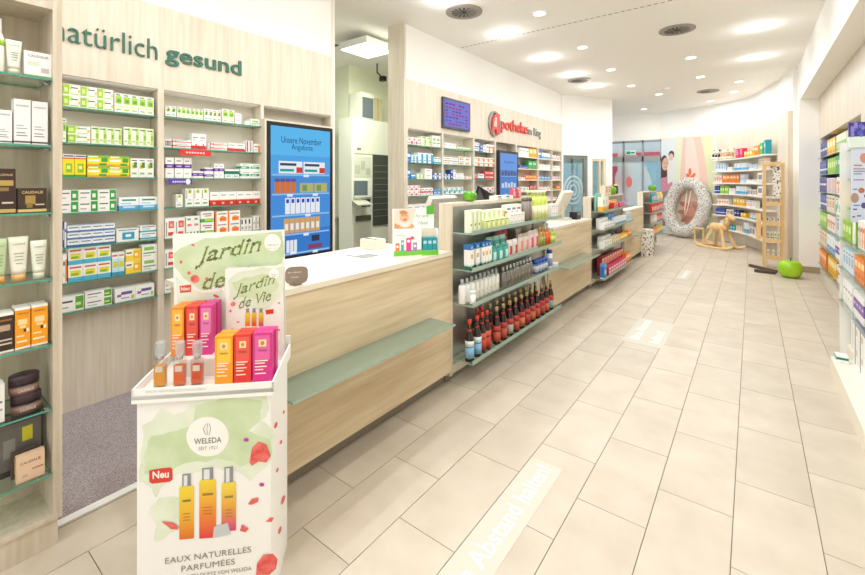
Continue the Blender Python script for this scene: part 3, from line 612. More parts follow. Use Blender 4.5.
# ================================================================== LETTERED WALL UNIT (left wall)
X1 = -3.50
u1 = empty('wall_shelf_unit', (-3.58, 1.7, 0), 'wooden wall unit with glass shelves below the green lettering', 'shelf')
obj('header_panel', B(-3.52, X1, -.3, 2.912, 2.21, 2.825, WOODV), u1)
obj('header_rail', B(-3.655, -3.52, -.3, 2.912, 2.21, 2.24, WOODV), u1)
obj('lower_panel', B(-3.66, -3.61, -.3, 2.912, 0, .675, WOODV), u1)
obj('back_panel', B(-3.66, -3.645, -.3, 2.912, .675, 2.21, M('#e4ddcf', .6)), u1)
for y0, y1 in ((.46, .53), (1.278, 1.32), (2.10, 2.13), (2.885, 2.912)): obj('upright', B(-3.645, X1, y0, y1, 0, 2.21, WOODV), u1)
obj('lower_rail', B(-3.645, -3.56, .53, 1.278, .655, .675, WOODV), u1)
Z1 = [2.007, 1.778, 1.556, 1.325, 1.105, .876, .687]; Z2 = [2.016, 1.783, 1.552, 1.328, 1.097, .876, .687]
for z in Z1: gshelf(u1, -3.643, X1 + .012, .532, 1.276, z)
for z in Z2: gshelf(u1, -3.643, X1 + .012, 1.322, 2.098, z)
LG = M('#2f6a57', .45)
mb = MB(); a = onx(8, 36.0, X1); pA = onx(157.2, 59.5, X1); yw0 = onx(66, 44, X1)
def walltext(mb, t, px0, px1, zb, ht, X, m, bold=0, ext=.012):
    ya = onx(px0, 100, X).y; yb = onx(px1, 100, X).y; mb.text(t, (X, ya, zb), (0, 1, 0), (0, 0, 1), yb - ya, ht, m, bold, 0, ext)
e = empty('wall_lettering', (X1, 1.2, 2.4), 'dark green letters reading natürlich gesund on the wood panel', 'lettering')
b1 = onx(157, 60, X1); mb = MB(); walltext(mb, 'natürlich', 51, 157, 2.42, .142, X1 + .001, LG, -.008); obj('light_word', mb, e)
mb = MB(); walltext(mb, 'gesund', 165, 241, 2.395, .160, X1 + .001, LG, .014); obj('bold_word', mb, e)
LW = 'left lettered bay'
def r1(k, px0, px1, yt, n, st, des, words, **kw): row(px0, px1, yt, Z1[k], X1, n, st, des, words + ', ' + ORD[k] + ' shelf, ' + LW, **kw)
ORD = ['top', 'second', 'third', 'fourth', 'fifth', 'sixth', 'seventh']
r1(0, 63, 113.5, 83, 3, 2, 'lime_wide', 'lime and white carton')
r1(0, 114.5, 154, 92.5, 5, 1, 'lime_up', 'upright white carton with lime square')
r1(1, 62.5, 66.5, 118, 1, 1, 'lime_up', 'narrow lime carton')
r1(1, 67.5, 90.5, 125, 1, 2, 'lime_wide', 'stacked lime carton')
r1(1, 91.2, 122, 126, 4, 1, 'pale_lime_up', 'pale lime carton of left four')
r1(1, 123.5, 154, 126.6, 4, 1, 'pale_lime_up', 'pale lime carton of right four')
r1(2, 63, 86, 154, 2, 1, 'yellow_green_up', 'square yellow carton with green picture')
r1(2, 87, 129.5, 155, 2, 2, 'yellow_green_wide', 'flat yellow and green carton')
r1(2, 130.5, 154, 158, 3, 1, 'white_leaf_up', 'white upright carton with green leaf')
r1(3, 58, 116.5, 190, 3, 2, 'white_green_block', 'white carton with green end block')
r1(3, 119, 158, 197.3, 2, 1, 'blue_wave', 'flat white carton with blue wave')
r1(4, 62.5, 66.5, 222, 1, 1, 'navy_print', 'narrow navy carton')
r1(4, 67.3, 115, 225.5, 4, 3, 'blue_white_wide', 'flat blue and white carton')
r1(4, 116.5, 139, 229.4, 1, 1, 'turquoise_wide', 'white carton with turquoise patch')
r1(4, 140, 156.5, 226, 1, 2, 'aqua_wide', 'white and aqua carton')
r1(5, 62.5, 67, 254, 1, 1, 'orange_edge', 'narrow orange and white carton')
r1(5, 68, 111, 248.5, 3, 2, 'flower_blue', 'white carton with yellow flower')
r1(5, 111.8, 124.6, 253, 2, 1, 'blue_flower_tall', 'tall pale blue carton with yellow flower')
r1(5, 125.5, 141, 250, 1, 2, 'yellow_circle', 'stacked yellow carton')
r1(5, 141.8, 157, 245, 1, 2, 'white_greenline', 'stacked white and green carton')
r1(6, 55, 84, 299, 1, 1, 'green_end', 'single flat green ended carton')
r1(6, 85, 112, 292.5, 1, 2, 'green_end', 'stacked flat green ended carton')
r1(6, 115, 154.5, 289.5, 2, 1, 'purple_print', 'white carton with purple script')
LW2 = 'bay beside wall screen'
def r2(k, px0, px1, yt, n, st, des, words, **kw): row(px0, px1, yt, Z2[k], X1, n, st, des, words + ', ' + ORD[k] + ' shelf, ' + LW2, **kw)
r2(0, 165.5, 176, 105.3, 2, 1, 'white_leaf_up', 'white leaf carton of pair')
r2(0, 177, 203.3, 106.5, 6, 1, 'lime_up', 'white lime-square carton of six')
r2(0, 204.3, 221, 108.5, 4, 1, 'white_leaf_up', 'white leaf carton of four')
r2(0, 222.3, 234.4, 108.6, 2, 1, 'lime_up', 'taller white and lime carton')
r2(0, 235, 241.5, 113, 1, 2, 'plain_white', 'small stacked white carton')
r2(0, 245, 250, 121, 1, 1, 'plain_white', 'tiny plain white carton')
r2(0, 251, 260, 118.5, 1, 1, 'white_greenline', 'small white carton with green line')
r2(1, 164.3, 171.6, 138.5, 1, 1, 'plum_dark', 'small dusky patterned carton')
r2(1, 173, 191.3, 139, 1, 2, 'red_band_wide', 'flat red banded carton, left stack')
r2(1, 192, 206.3, 133, 2, 1, 'red_wave', 'tall white carton with red wave')
r2(1, 207, 210.4, 143, 1, 1, 'red_stripe_up', 'tiny striped carton')
r2(1, 211, 227.5, 142, 1, 2, 'red_band_wide', 'flat red banded carton, right stack')
r2(1, 228.3, 245, 142.6, 2, 1, 'red_base', 'white red-footed carton of pair')
r2(1, 246, 253, 140.5, 1, 1, 'red_stripe_up', 'upright striped red carton')
r2(1, 253.8, 261, 143.5, 1, 1, 'orange_edge', 'white carton with orange edge')
r2(2, 165.5, 174, 157.3, 1, 1, 'purple_band_tall', 'single tall purple banded carton')
r2(2, 175, 191.8, 157.3, 2, 1, 'purple_band_tall', 'paired tall purple banded carton')
r2(2, 192.4, 203.6, 171, 2, 1, 'purple_small', 'low purple and white carton')
r2(2, 204.4, 213.4, 167.3, 1, 2, 'purple_small', 'stacked purple carton')
r2(2, 214.4, 224, 163.5, 2, 1, 'purple_band_tall', 'medium purple banded carton')
r2(2, 224.8, 239.5, 169, 2, 1, 'teal_dark', 'white carton with dark teal band')
r2(2, 240.4, 260.4, 163.3, 2, 2, 'teal_band', 'flat white and teal carton')
r2(3, 176, 183, 194.3, 1, 1, 'lime_dot_tall', 'small white carton with lime dot')
r2(3, 185.5, 209, 188.6, 3, 1, 'lime_dot_tall', 'tall white carton with lime dot')
r2(3, 210, 260.4, 192, 6, 1, 'red_base_pack', 'white red-footed carton of six', depth=.1)
r2(4, 165, 185, 218.5, 2, 1, 'red_flower', 'white carton with red flower')
r2(4, 186, 200, 216.5, 2, 1, 'green_red_up', 'white carton with green feet')
r2(4, 200.6, 214, 211.4, 1, 2, 'green_swoosh', 'white carton with green swoosh')
r2(4, 215, 240, 211.6, 2, 2, 'orange_fruit', 'white carton with orange fruit')
r2(4, 241, 252, 218.5, 3, 1, 'book_black', 'slim black and white carton')
r2(4, 253, 260.4, 216, 2, 1, 'book_white', 'slim white carton')
r2(5, 164.6, 176, 250, 1, 1, 'red_flower', 'red carton by the poster')
r2(6, 164.6, 180, 282, 1, 1, 'green_end', 'green carton by the poster')
# shelf talkers
for nm, px0, px1, yt, yb_, c, c2, lb in (('shelf_sign', 180, 211, 149, 155, '#d8342f', '#f6d8d2', 'red sign strip hanging from the second shelf'), ('shelf_sign', 168, 192, 178.8, 184.5, '#5b3fae', '#e9e4f6', 'purple sign strip hanging from the third shelf')):
    Xs = X1 + .015; a = onx(px0, yt, Xs); b = onx(px1, yb_ + 2, Xs); z0 = onx(px0, yb_, Xs).z
    e = empty(nm, (Xs, (a.y + b.y) / 2, z0), lb, 'sign')
    obj('strip', B(Xs, Xs + .002, a.y, b.y, z0, a.z, M(c, .4)), e)
    mb = MB()
    for k in range(7): mb.box(Xs + .002, Xs + .0026, a.y + (b.y - a.y) * (.18 + k * .09), a.y + (b.y - a.y) * (.24 + k * .09), z0 + (a.z - z0) * .35, z0 + (a.z - z0) * .62, M(c2, .4))
    if c == '#5b3fae': mb.poly([(Xs + .003, b.y - .03 + .018 * math.cos(2 * PI * i / 14), (z0 + a.z) / 2 + .022 * math.sin(2 * PI * i / 14)) for i in range(14)], M('#f4f0fa', .4))
    obj('print', mb, e)
# ---- portrait screen
XS = -3.43; ps = Plane((XS, 0, 0), (1, 0, 0))
ya, yb = onx(267, 150, XS).y, onx(332.6, 150, XS).y; za, zb = .80, 2.065
e = empty('wall_screen', (XS, 2.5, .8), 'large portrait advertising screen with blue picture in the wall unit', 'screen')
obj('wood_surround', MB().box(-3.498, XS - .005, ya - .018, ya - .001, .72, zb + .018, WOODV).box(-3.498, XS - .005, yb + .001, yb + .012, .72, zb + .018, WOODV).box(-3.498, XS - .005, ya - .001, yb + .001, zb + .001, zb + .018, WOODV), e)
obj('bezel', B(-3.55, XS, ya, yb, za, zb, M('#17171b', .3)), e)
SW = 1.0
def scr(h, s=.88): return EM(h, s)
sx0, sx1, sz0, sz1 = ya + .035, yb - .035, za + .035, zb - .035
pic = obj('screen', B(XS, XS + .002, sx0, sx1, sz0, sz1, scr('#4f93dc')), e)
def sq(mb, u0, u1, v0, v1, c, o): W = sx1 - sx0; H = sz1 - sz0; return mb.box(XS + .002, XS + .002 + o, sx0 + u0 * W, sx0 + u1 * W, sz0 + v0 * H, sz0 + v1 * H, scr(c))
for v0, v1, c in ((.78, 1, '#63bdf3'), (.62, .78, '#58a9ea'), (0, .2, '#3f7fd0')): obj('picture_sky', sq(MB(), 0, 1, v0, v1, c, .0004), pic)
mb = MB()
for v in (.635, .485, .32, .17, .02): sq(mb, .02, .98, v - .012, v, '#9cc3ea', .0008)
obj('picture_shelves', mb, pic)
mb = MB()
for k in range(2): sq(mb, .12 + k * .40, .50 + k * .40, .64, .735, '#f1f3f6', .001); sq(mb, .14 + k * .4, .36 + k * .4, .655, .675, '#2aa5a0', .0014); sq(mb, .14 + k * .4, .40 + k * .4, .70, .72, '#44506a', .0014); sq(mb, .40 + k * .4, .50 + k * .4, .645, .69, '#d24a3c', .0016)
for k in range(4): sq(mb, .06 + k * .085, .135 + k * .085, .49, .60, '#d9783a', .001); sq(mb, .06 + k * .085, .135 + k * .085, .575, .60, '#6a5a9a', .0014)
for k in range(2): sq(mb, .46 + k * .25, .69 + k * .25, .49, .565, '#b9b872', .001); sq(mb, .5 + k * .25, .58 + k * .25, .50, .55, '#7d9a6a', .0014)
for k in range(7): sq(mb, .22 + k * .085, .295 + k * .085, .325, .45, '#eef0f6', .001); sq(mb, .235 + k * .085, .28 + k * .085, .41, .44, '#3a55b8', .0014)
for k in range(7): sq(mb, .2 + k * .088, .28 + k * .088, .175, .29, '#d7a86a', .001); sq(mb, .215 + k * .088, .265 + k * .088, .2, .25, '#f0efe6', .0014)
for k in range(3): sq(mb, .24 + k * .06, .29 + k * .06, .025, .12, '#e6ecf4', .001)
sq(mb, .60, .85, .03, .07, '#8a4a6a', .001); sq(mb, .66, .8, .09, .14, '#3b3f52', .001); sq(mb, .3, .4, .01, .03, '#f4f4f4', .002)
for u_, v_ in ((.52, .625), (.25, .472), (.68, .472), (.55, .308), (.52, .155), (.68, .008)): sq(mb, u_, u_ + .09, v_ - .012, v_ + .008, '#e9eff6', .002)
obj('picture_products', mb, pic)
mb = MB(); W = sx1 - sx0
mb.text('Unsere November', (XS + .003, sx0 + W * .16, sz0 + (sz1 - sz0) * .875), (0, 1, 0), (0, 0, 1), W * .68, .062, scr('#27466f')); obj('lettering', mb, pic); mb = MB()
mb.text('Angebote', (XS + .003, sx0 + W * .32, sz0 + (sz1 - sz0) * .815), (0, 1, 0), (0, 0, 1), W * .36, .066, scr('#27466f')); obj('lettering', mb, pic)
# ================================================================== LOGO WALL UNIT behind the counters
X2 = -3.50
u2 = empty('wall_shelf_unit', (-3.58, 6.8, 0), 'long wooden shelf wall with the red pharmacy logo behind the counters', 'shelf')
obj('end_panel', B(-3.775, X2, 4.05, 4.085, 0, CEIL, WOODV), u2)
obj('header_panel', B(-3.52, X2, 4.085, 9.608, 2.205, 2.83, WOODV), u2)
obj('header_rail', B(-3.69, -3.52, 4.085, 9.608, 2.205, 2.23, WOODV), u2)
obj('back_panel', B(-3.70, -3.685, 4.085, 9.608, .75, 2.205, M('#e9e3d6', .6)), u2)
obj('lower_panel', B(-3.685, -3.54, 4.085, 9.608, 0, .75, WOODV), u2)
UP = [(4.085, 4.12), (4.87, 4.91), (5.71, 5.75), (6.41, 6.46), (7.21, 7.27), (8.22, 8.27), (8.98, 9.02), (9.575, 9.608)]
for a, b in UP: obj('upright', B(-3.685, X2, a, b, .75, 2.205, WOODV), u2)
Z3 = [2.0, 1.77, 1.555, 1.335, 1.115]
for z in Z3:
    for i in (0, 1, 2): gshelf(u2, -3.683, X2 + .01, UP[i][1] + .001, UP[i + 1][0] - .001, z)
    for i in (4, 5, 6): obj('wood_shelf', B(-3.685, X2, UP[i][1], UP[i + 1][0], z - .018, z, M('#efe8dc', .5)), u2)
BAY = ['doorway bay', 'bay below monitor', 'bay before tall screen', '', 'bay after tall screen', 'second last logo-wall bay', 'last logo-wall bay']
def r3(bay, k, px0, px1, yt, n, st, des, words): row(px0, px1, yt, Z3[k], X2, n, st, des, f'{words}, {ORD[k]} shelf, {BAY[bay]}', depth=.09)
r3(0, 0, 406.2, 420.5, 136.3, 3, 1, 'pink_red', 'white and red carton')
r3(0, 0, 421.5, 431.5, 136, 2, 1, 'pale_lime_up', 'pale lime carton')
r3(0, 0, 432.3, 440.6, 135.3, 2, 1, 'white_greenline', 'white and green carton')
r3(0, 1, 406.2, 411, 151.5, 1, 1, 'blue_solid', 'blue carton'); r3(0, 1, 411.5, 418, 155, 2, 1, 'cyan_white', 'low white and cyan carton')
r3(0, 1, 418.5, 433, 152.5, 3, 1, 'cyan_white', 'tall white and cyan carton'); r3(0, 1, 433.8, 441, 157, 2, 1, 'aqua_wide', 'aqua and white carton')
r3(0, 2, 406.2, 410.6, 168.5, 1, 1, 'blue_solid', 'bright blue carton'); r3(0, 2, 411, 416, 173.5, 1, 1, 'blue_solid', 'low bright blue carton')
r3(0, 2, 417, 424.6, 173, 2, 1, 'pale_lime_up', 'pale carton'); r3(0, 2, 425, 432, 168.5, 1, 2, 'plain_white', 'plain white carton'); r3(0, 2, 432.6, 441, 173, 2, 1, 'navy_print', 'navy and white carton')
r3(0, 3, 406.2, 420, 185.5, 3, 2, 'pink_red', 'pink and white carton'); r3(0, 3, 420.6, 433, 188, 3, 1, 'red_band_wide', 'white and red carton'); r3(0, 3, 433.6, 441, 189.5, 2, 1, 'blue_stripes', 'blue striped carton')
r3(0, 4, 406.2, 441, 205, 5, 1, 'plain_white', 'plain white carton')
r3(1, 0, 444.4, 456, 142.5, 3, 1, 'plain_white', 'plain white carton'); r3(1, 0, 457, 470.6, 146.5, 4, 1, 'green_small', 'small green carton')
r3(1, 1, 443.6, 458, 155.5, 2, 2, 'brown_white', 'grey brown and white carton'); r3(1, 1, 459, 471, 156.3, 2, 2, 'orange_white', 'orange and white carton')
r3(1, 2, 443.6, 450, 174, 2, 1, 'navy_print', 'low navy carton'); r3(1, 2, 450.6, 455.6, 169.5, 1, 2, 'navy_print', 'navy carton in a stack'); r3(1, 2, 456, 463.6, 173, 1, 2, 'plain_white', 'plain white carton'); r3(1, 2, 464, 471.6, 176, 2, 1, 'orange_white', 'low orange and white carton')
r3(1, 3, 443.6, 463, 187.5, 4, 1, 'teal_pattern', 'white and teal carton'); r3(1, 3, 464, 471.4, 191, 2, 1, 'plain_white', 'plain white carton')
r3(1, 4, 443.6, 471, 205, 4, 1, 'aqua_wide', 'aqua carton')
r3(2, 0, 474.4, 479.4, 142, 1, 2, 'blue_white_wide', 'blue and white carton'); r3(2, 0, 480, 485.6, 144.6, 1, 2, 'navy_print', 'navy and white carton'); r3(2, 0, 486.2, 494.2, 144, 2, 1, 'orange_edge', 'white carton with orange edge')
r3(2, 1, 474.4, 494.2, 156.6, 4, 2, 'orange_edge', 'orange and white carton')
r3(2, 2, 474.4, 477.4, 174, 1, 1, 'red_tea', 'red carton'); r3(2, 2, 478, 484, 173.5, 1, 1, 'blue_white_wide', 'blue and white carton'); r3(2, 2, 484.6, 494.2, 171, 1, 2, 'red_white_wide', 'red and white carton')
r3(2, 3, 474.4, 484, 187.5, 3, 1, 'navy_print', 'navy and white carton'); r3(2, 3, 484.6, 494.2, 187, 2, 1, 'pink_red', 'pink and white carton')
r3(2, 4, 474.4, 494.2, 203, 4, 1, 'coral_white', 'coral and white carton')
r3(4, 0, 519.8, 529, 147.3, 3, 1, 'plain_white', 'plain white carton'); r3(4, 0, 529.6, 536.6, 148.3, 2, 1, 'yellow_carton', 'yellow carton')
r3(4, 1, 519.8, 528, 165, 3, 1, 'navy_carton', 'navy carton'); r3(4, 1, 528.6, 536.6, 160.5, 2, 1, 'emerald_carton', 'emerald carton')
r3(4, 2, 519.8, 525, 177, 2, 1, 'orange_white', 'low orange carton'); r3(4, 2, 525.5, 536.6, 175.4, 3, 1, 'orange_carton', 'orange carton')
r3(4, 3, 519.8, 529, 187, 3, 1, 'white_greenline', 'white and green carton'); r3(4, 3, 529.6, 536.6, 186, 2, 1, 'red_tea', 'red carton')
r3(4, 4, 519.8, 536.6, 196, 4, 1, 'coral_white', 'coral carton')
r3(5, 0, 538.2, 541.4, 151, 1, 1, 'blue_solid', 'blue carton'); r3(5, 0, 542, 550.4, 152.6, 3, 1, 'skyblue_white', 'sky blue and white carton')
r3(5, 1, 538.2, 550.4, 164, 4, 1, 'plain_white', 'plain white carton'); r3(5, 2, 538.2, 550.4, 176.5, 4, 1, 'blue_solid', 'blue carton')
r3(5, 3, 538.2, 550.4, 187, 4, 1, 'pink_red', 'white and red carton'); r3(5, 4, 538.2, 550.4, 197.5, 4, 1, 'plain_white', 'plain carton')
r3(6, 0, 552.2, 560, 155, 3, 1, 'pink_red', 'pink carton'); r3(6, 1, 552.2, 560, 165.5, 3, 1, 'plain_white', 'plain white carton')
r3(6, 2, 552.2, 560, 176.5, 3, 1, 'red_band_wide', 'white and red carton'); r3(6, 3, 552.2, 556, 188, 2, 1, 'emerald_carton', 'green carton'); r3(6, 3, 556.5, 560, 186, 1, 1, 'orange_carton', 'orange carton')
r3(6, 4, 552.2, 560, 197.5, 3, 1, 'coral_white', 'coral and white carton')
# tall screen in the logo wall
XT = -3.45
e = empty('wall_screen', (XT, 6.83, .9), 'narrow portrait screen with blue picture in the logo wall', 'screen')
obj('bezel', B(-3.55, XT, 6.465, 7.205, .86, 2.06, M('#1b1b22', .3)), e)
p2 = obj('screen', B(XT, XT + .002, 6.51, 7.16, .91, 2.015, scr('#5d8fd6')), e)
mb = MB().box(XT + .002, XT + .0025, 6.51, 7.16, 1.72, 2.015, scr('#79a6ea'))
for z in (1.62, 1.42, 1.22, 1.02): mb.box(XT + .002, XT + .003, 6.53, 7.14, z - .012, z, scr('#a9b9dc'))
for z, c in ((1.62, '#6b6a8c'), (1.42, '#d9dcec'), (1.22, '#b9b6d4'), (1.02, '#8f9fd0')):
    for k in range(5): mb.box(XT + .002, XT + .003, 6.56 + k * .115, 6.64 + k * .115, z, z + .07 + .02 * (k % 2), scr(c))
obj('picture_products', mb, p2)
mb = MB().text('Angebote', (XT + .003, 6.64, 1.83), (0, 1, 0), (0, 0, 1), .38, .06, scr('#4a63a8')); obj('lettering', mb, p2)
# small landscape monitor
ya, yb = onx(443, 100, X2 + .03).y, onx(470, 100, X2 + .03).y; za, zb = 2.285, 2.72; XM = X2 + .035
e = empty('wall_monitor', (XM, (ya + yb) / 2, za), 'small landscape monitor with violet text screen above the shelves', 'screen')
obj('bezel', B(X2 + .001, XM, ya, yb, za, zb, M('#3b4258', .4)), e)
p3 = obj('screen', B(XM, XM + .002, ya + .03, yb - .03, za + .03, zb - .03, scr('#8a86d8')), e)
mb = MB(); Wm = yb - ya - .06
for k, (v, l, c) in enumerate(((.86, .8, '#7d3f78'), (.72, .9, '#b04a6a'), (.6, .5, '#5a58a8'), (.48, .85, '#b04a6a'), (.36, .7, '#5a58a8'), (.22, .8, '#6a68b8'), (.1, .6, '#a04a7a'))):
    for q in range(7):
        if random.random() < l: mb.box(XM + .002, XM + .003, ya + .05 + Wm * q * .132, ya + .05 + Wm * (q * .132 + .09), za + .03 + (zb - za - .06) * v - .012, za + .03 + (zb - za - .06) * v + .008, scr(c))
obj('text_lines', mb, p3)
# pharmacy logo
yc, zc = onx(495.5, 122, X2).y, 2.50
e = empty('pharmacy_logo', (X2, 7.2, 2.3), 'red pharmacy logo letters with a grey ring on the shelf wall', 'lettering')
n = 28; ra, rb = .215, .185
pts = [(X2 + q, yc - .06 + R * .95 * math.cos(t), zc + R * math.sin(t)) for q in (.001, .03) for R in (ra, rb) for t in [2 * PI * i / n for i in range(n)]]
fs = []
for i in range(n):
    j = (i + 1) % n; fs += [(2 * n + i, 2 * n + j, 3 * n + j, 3 * n + i), (i, j, 2 * n + j, 2 * n + i), (n + i, 3 * n + i, 3 * n + j, n + j)]
obj('grey_ring', MB().add(pts, fs, M('#8f9494', .4)), e)
RED = M('#d8392f', .4)
G = lambda y, z, o=.02: (X2 + o, yc - .06 + y, zc + z)
mb = MB()                      # gothic-style A with a white chalice in it
mb.slab([G(-.15, -.17), G(-.06, -.17), G(-.065, -.10), G(.03, -.10), G(.03, -.17), G(.155, -.17), G(.13, -.12), G(.13, .11), G(.155, .17), G(.05, .185), G(-.04, .15), G(-.10, .05), G(-.125, -.08)], (1, 0, 0), .02, RED)
mb.slab([G(-.06, -.05, .0405), G(.03, -.05, .0405), G(.03, .10, .0405), G(-.01, .11, .0405), G(-.045, .05, .0405)], (1, 0, 0), .0006, M('#efe6dc', .5))
obj('red_letter_a', mb, e)
mb = MB().slab([G(-.03, .07, .042), G(.015, .07, .042), G(.0, .04, .042), G(-.002, -.02, .042), G(.015, -.035, .042), G(-.03, -.035, .042), G(-.012, -.02, .042), G(-.014, .04, .042)], (1, 0, 0), .002, M('#c9342c', .4)); obj('chalice_mark', mb, e)
mb = MB(); y0 = onx(500.5, 125, X2).y; y1 = onx(526.5, 125, X2).y
mb.text('potheke', (X2 + .001, y0, 2.37), (0, 1, 0), (0, 0, 1), y1 - y0, .27, RED, .012, 0, .02); obj('red_word', mb, e)
y0 = onx(527.3, 125, X2).y; y1 = onx(540.5, 125, X2).y
mb = MB().text('im Ring', (X2 + .001, y0, 2.385), (0, 1, 0), (0, 0, 1), y1 - y0, .21, M('#8a8c88', .5), 0, 0, .012); obj('grey_word', mb, e)
# ================================================================== STOREROOM
CRE = M('#f0f2e4', .5)
e = empty('dispensing_machine', (-5.3, 5.3, 0), 'tall pale cabinet machine with screen and dark hatch in the storeroom', 'machine')
obj('cabinet', B(-5.52, -5.2, 4.72, 6.6, 0, 2.57, CRE), e)
ph = Plane((-5.2, 0, 0), (1, 0, 0))
def mbox(name, px0, px1, y0, y1, m, t=.02, par=None, X=-5.2):
    a = onx(px0, y0, X); b = onx(px1, y1, X); z1 = max(a.z, b.z); z0 = onx(px0, y1, X).z
    return obj(name, B(X, X + t, a.y, b.y, z0, a.z, m), par or e)
ht = mbox('hatch', 372.5, 387.5, 154.5, 226, M('#4a4e48', .3), .015)
for k in range(9):
    a = onx(374, 165 + k * 6.4, -5.185); obj('hatch_slat', B(-5.185, -5.180, a.y, 5.6, a.z - .012, a.z, M('#7f857b', .4)), ht)
mbox('upper_door', 353.5, 385, 119, 153, M('#eaecdc', .45), .012)
pn = mbox('control_panel', 353.5, 371, 156, 176.5, M('#dcdecd', .5), .012)
for q in ((355, 360, 165, 174), (361, 365, 161, 170), (366, 370, 168, 175)): mbox('notice', *q, M('#c5c9b8', .5), .003, pn, -5.188)
mo = mbox('monitor', 352.6, 370, 179.5, 197.5, M('#eef0e6', .4), .05); mbox('monitor_screen', 354.2, 367.5, 180.8, 195.5, M('#6f7c84', .2), .004, mo, -5.15)
mbox('slot', 361.5, 370, 199.5, 207, M('#3e423c', .4), .006); mbox('card_reader', 355.5, 370, 216, 221.5, M('#5c5f52', .4), .03)
mbox('lower_door', 353, 371, 223, 248, M('#e0e2d2', .5), .010)
a = onx(343, 209, -5.0); obj('tray', MB().slab([(-5.2, 4.72, 1.20), (-4.95, 4.62, 1.14), (-4.95, 4.95, 1.14), (-5.2, 5.02, 1.20)], (0, 0, 1), .015, M('#d5d8c6', .5)), e)
mbox('logo_mark', 357, 361, 147.5, 150, M('#8a8d80', .5), .004, None, -5.188)
e = empty('electronics_box', (-5.35, 5.2, 2.57), 'pale box with grey front on top of the dispensing machine', 'box')
obj('case', B(-5.5, -5.2, 4.93, 5.22, 2.575, 3.02, M('#e4e6d6', .5)), e); obj('front_grille', B(-5.2, -5.19, 4.95, 5.20, 2.60, 2.94, M('#6e767c', .4)), e)
e = empty('cardboard_box', (-5.35, 5.6, 2.57), 'tan cardboard box beside the electronics box on the machine', 'box')
obj('case', B(-5.5, -5.25, 5.27, 5.48, 2.575, 2.98, M('#c8bd96', .7)), e); obj('tape', B(-5.25, -5.248, 5.36, 5.39, 2.575, 2.98, M('#b3a578', .5)), e)
e = empty('ceiling_camera', (-5.2, 5.3, CEIL), 'dark camera on a thin arm under the storeroom ceiling', 'camera')
obj('arm', MB().tube([(-5.1, 5.2, CEIL), (-5.1, 5.2, 3.38), (-5.05, 5.28, 3.30)], .012, DARK), e); obj('head', B(-5.10, -5.0, 5.25, 5.33, 3.24, 3.32, DARK), e)
e = empty('storeroom_bin', (-5.9, 4.6, 0), 'low grey cupboard in the storeroom corner', 'cupboard')
obj('body', B(-6.1, -5.62, 4.5, 4.93, 0, .86, M('#b9bda6', .5)), e); obj('lid', B(-6.12, -5.60, 4.48, 4.94, .86, .89, M('#9a9e8a', .5)), e)
e = empty('office_chair', (-4.75, 5.3, 0), 'dark blue office chair back seen through the doorway', 'chair')
mb = MB().box(-4.80, -4.74, 5.18, 5.62, 1.0, 1.36, M('#2a3a6e', .8)); obj('backrest', mb, e)
obj('seat', B(-4.75, -4.3, 5.15, 5.65, .46, .54, M('#2a3a6e', .8)), e); obj('stem', MB().tube([(-4.55, 5.4, .08), (-4.55, 5.4, .46)], .03, DARK).tube([(-4.77, 5.4, .5), (-4.80, 5.4, 1.05)], .02, DARK), e)
for k in range(5):
    a = 2 * PI * k / 5; obj('leg', MB().tube([(-4.55, 5.4, .1), (-4.55 + .3 * math.cos(a), 5.4 + .3 * math.sin(a), .03)], [.025, .03], DARK, 6), e)
# ================================================================== COUNTERS
TOPM = wood('counter_top', '#e3dac8', '#efe8da', 'y', .8, .35); PLIN = M('#8a8378', .5)
def counter(y0, y1, label, l0, l1):
    e = empty('counter', (-2.14, (y0 + y1) / 2, 0), label, 'counter')
    obj('front_panel', B(-1.83, -1.80, y0, y1, .10, .975, WOODH), e)
    for y in (y0, y1 - .03): obj('side_panel', B(-2.46, -1.83, y, y + .03, .10, .975, WOODH), e)
    obj('rear_panel', B(-2.46, -2.43, y0 + .03, y1 - .03, .10, .975, WOODL), e)
    obj('worktop', B(-2.50, -1.793, y0 - .01, y1, .975, 1.005, TOPM), e)
    obj('plinth', B(-2.42, -1.87, y0 + .03, y1, 0, .10, PLIN), e)
    g = obj('bag_ledge', B(-1.80, -1.585, l0, l1, .560, .572, FROST, GEDGE2), e)
    for y in (l0 + .3, l1 - .35): obj('ledge_bracket', B(-1.80, -1.70, y, y + .03, .54, .56, STEEL), g)
    return e
counter(.96, 2.625, 'pale wood sales counter nearest the perfume display', 1.10, 2.36)
counter(4.52, 6.10, 'pale wood sales counter between the bottle shelf and the tea shelf', 4.58, 5.75)
counter(8.02, 9.68, 'pale wood sales counter farthest from the camera', 8.08, 8.8)
def gondola(y0, y1, zt, label, zs, depth=.175):
    e = empty('counter_shelf', (-1.87, (y0 + y1) / 2, 0), label, 'shelf')
    obj('end_panel', B(-1.92, -1.815, y0, y0 + .035, .055, zt, WOODV), e)
    obj('end_panel', B(-1.92, -1.815, y1 - .035, y1, .055, zt, WOODV), e)
    obj('top_board', B(-1.92, -1.815, y0 + .035, y1 - .035, zt - .025, zt, WOODV), e)
    obj('steel_back', B(-1.90, -1.84, y0 + .035, y1 - .035, .12, zt - .025, STEEL), e)
    obj('plinth', B(-1.92, -1.86, y0, y1, 0, .055, PLIN), e)
    obj('bottom_board', B(-1.92, -1.83, y0 + .035, y1 - .035, .055, .12, WOODV), e)
    for z in zs:
        s = gshelf(e, -1.835, -1.835 + depth + .02, y0 + .04, y1 - .02, z, .009, GEDGE2)
        obj('glass_lip', B(-1.835 + depth + .014, -1.835 + depth + .018, y0 + .04, y1 - .02, z, z + .022, GLASS, GEDGE2), s)
    return e
GZ = [1.14, .865, .606, .18]
gondola(2.63, 4.51, 1.36, 'counter shelf with dark juice bottles on its lowest glass', GZ)
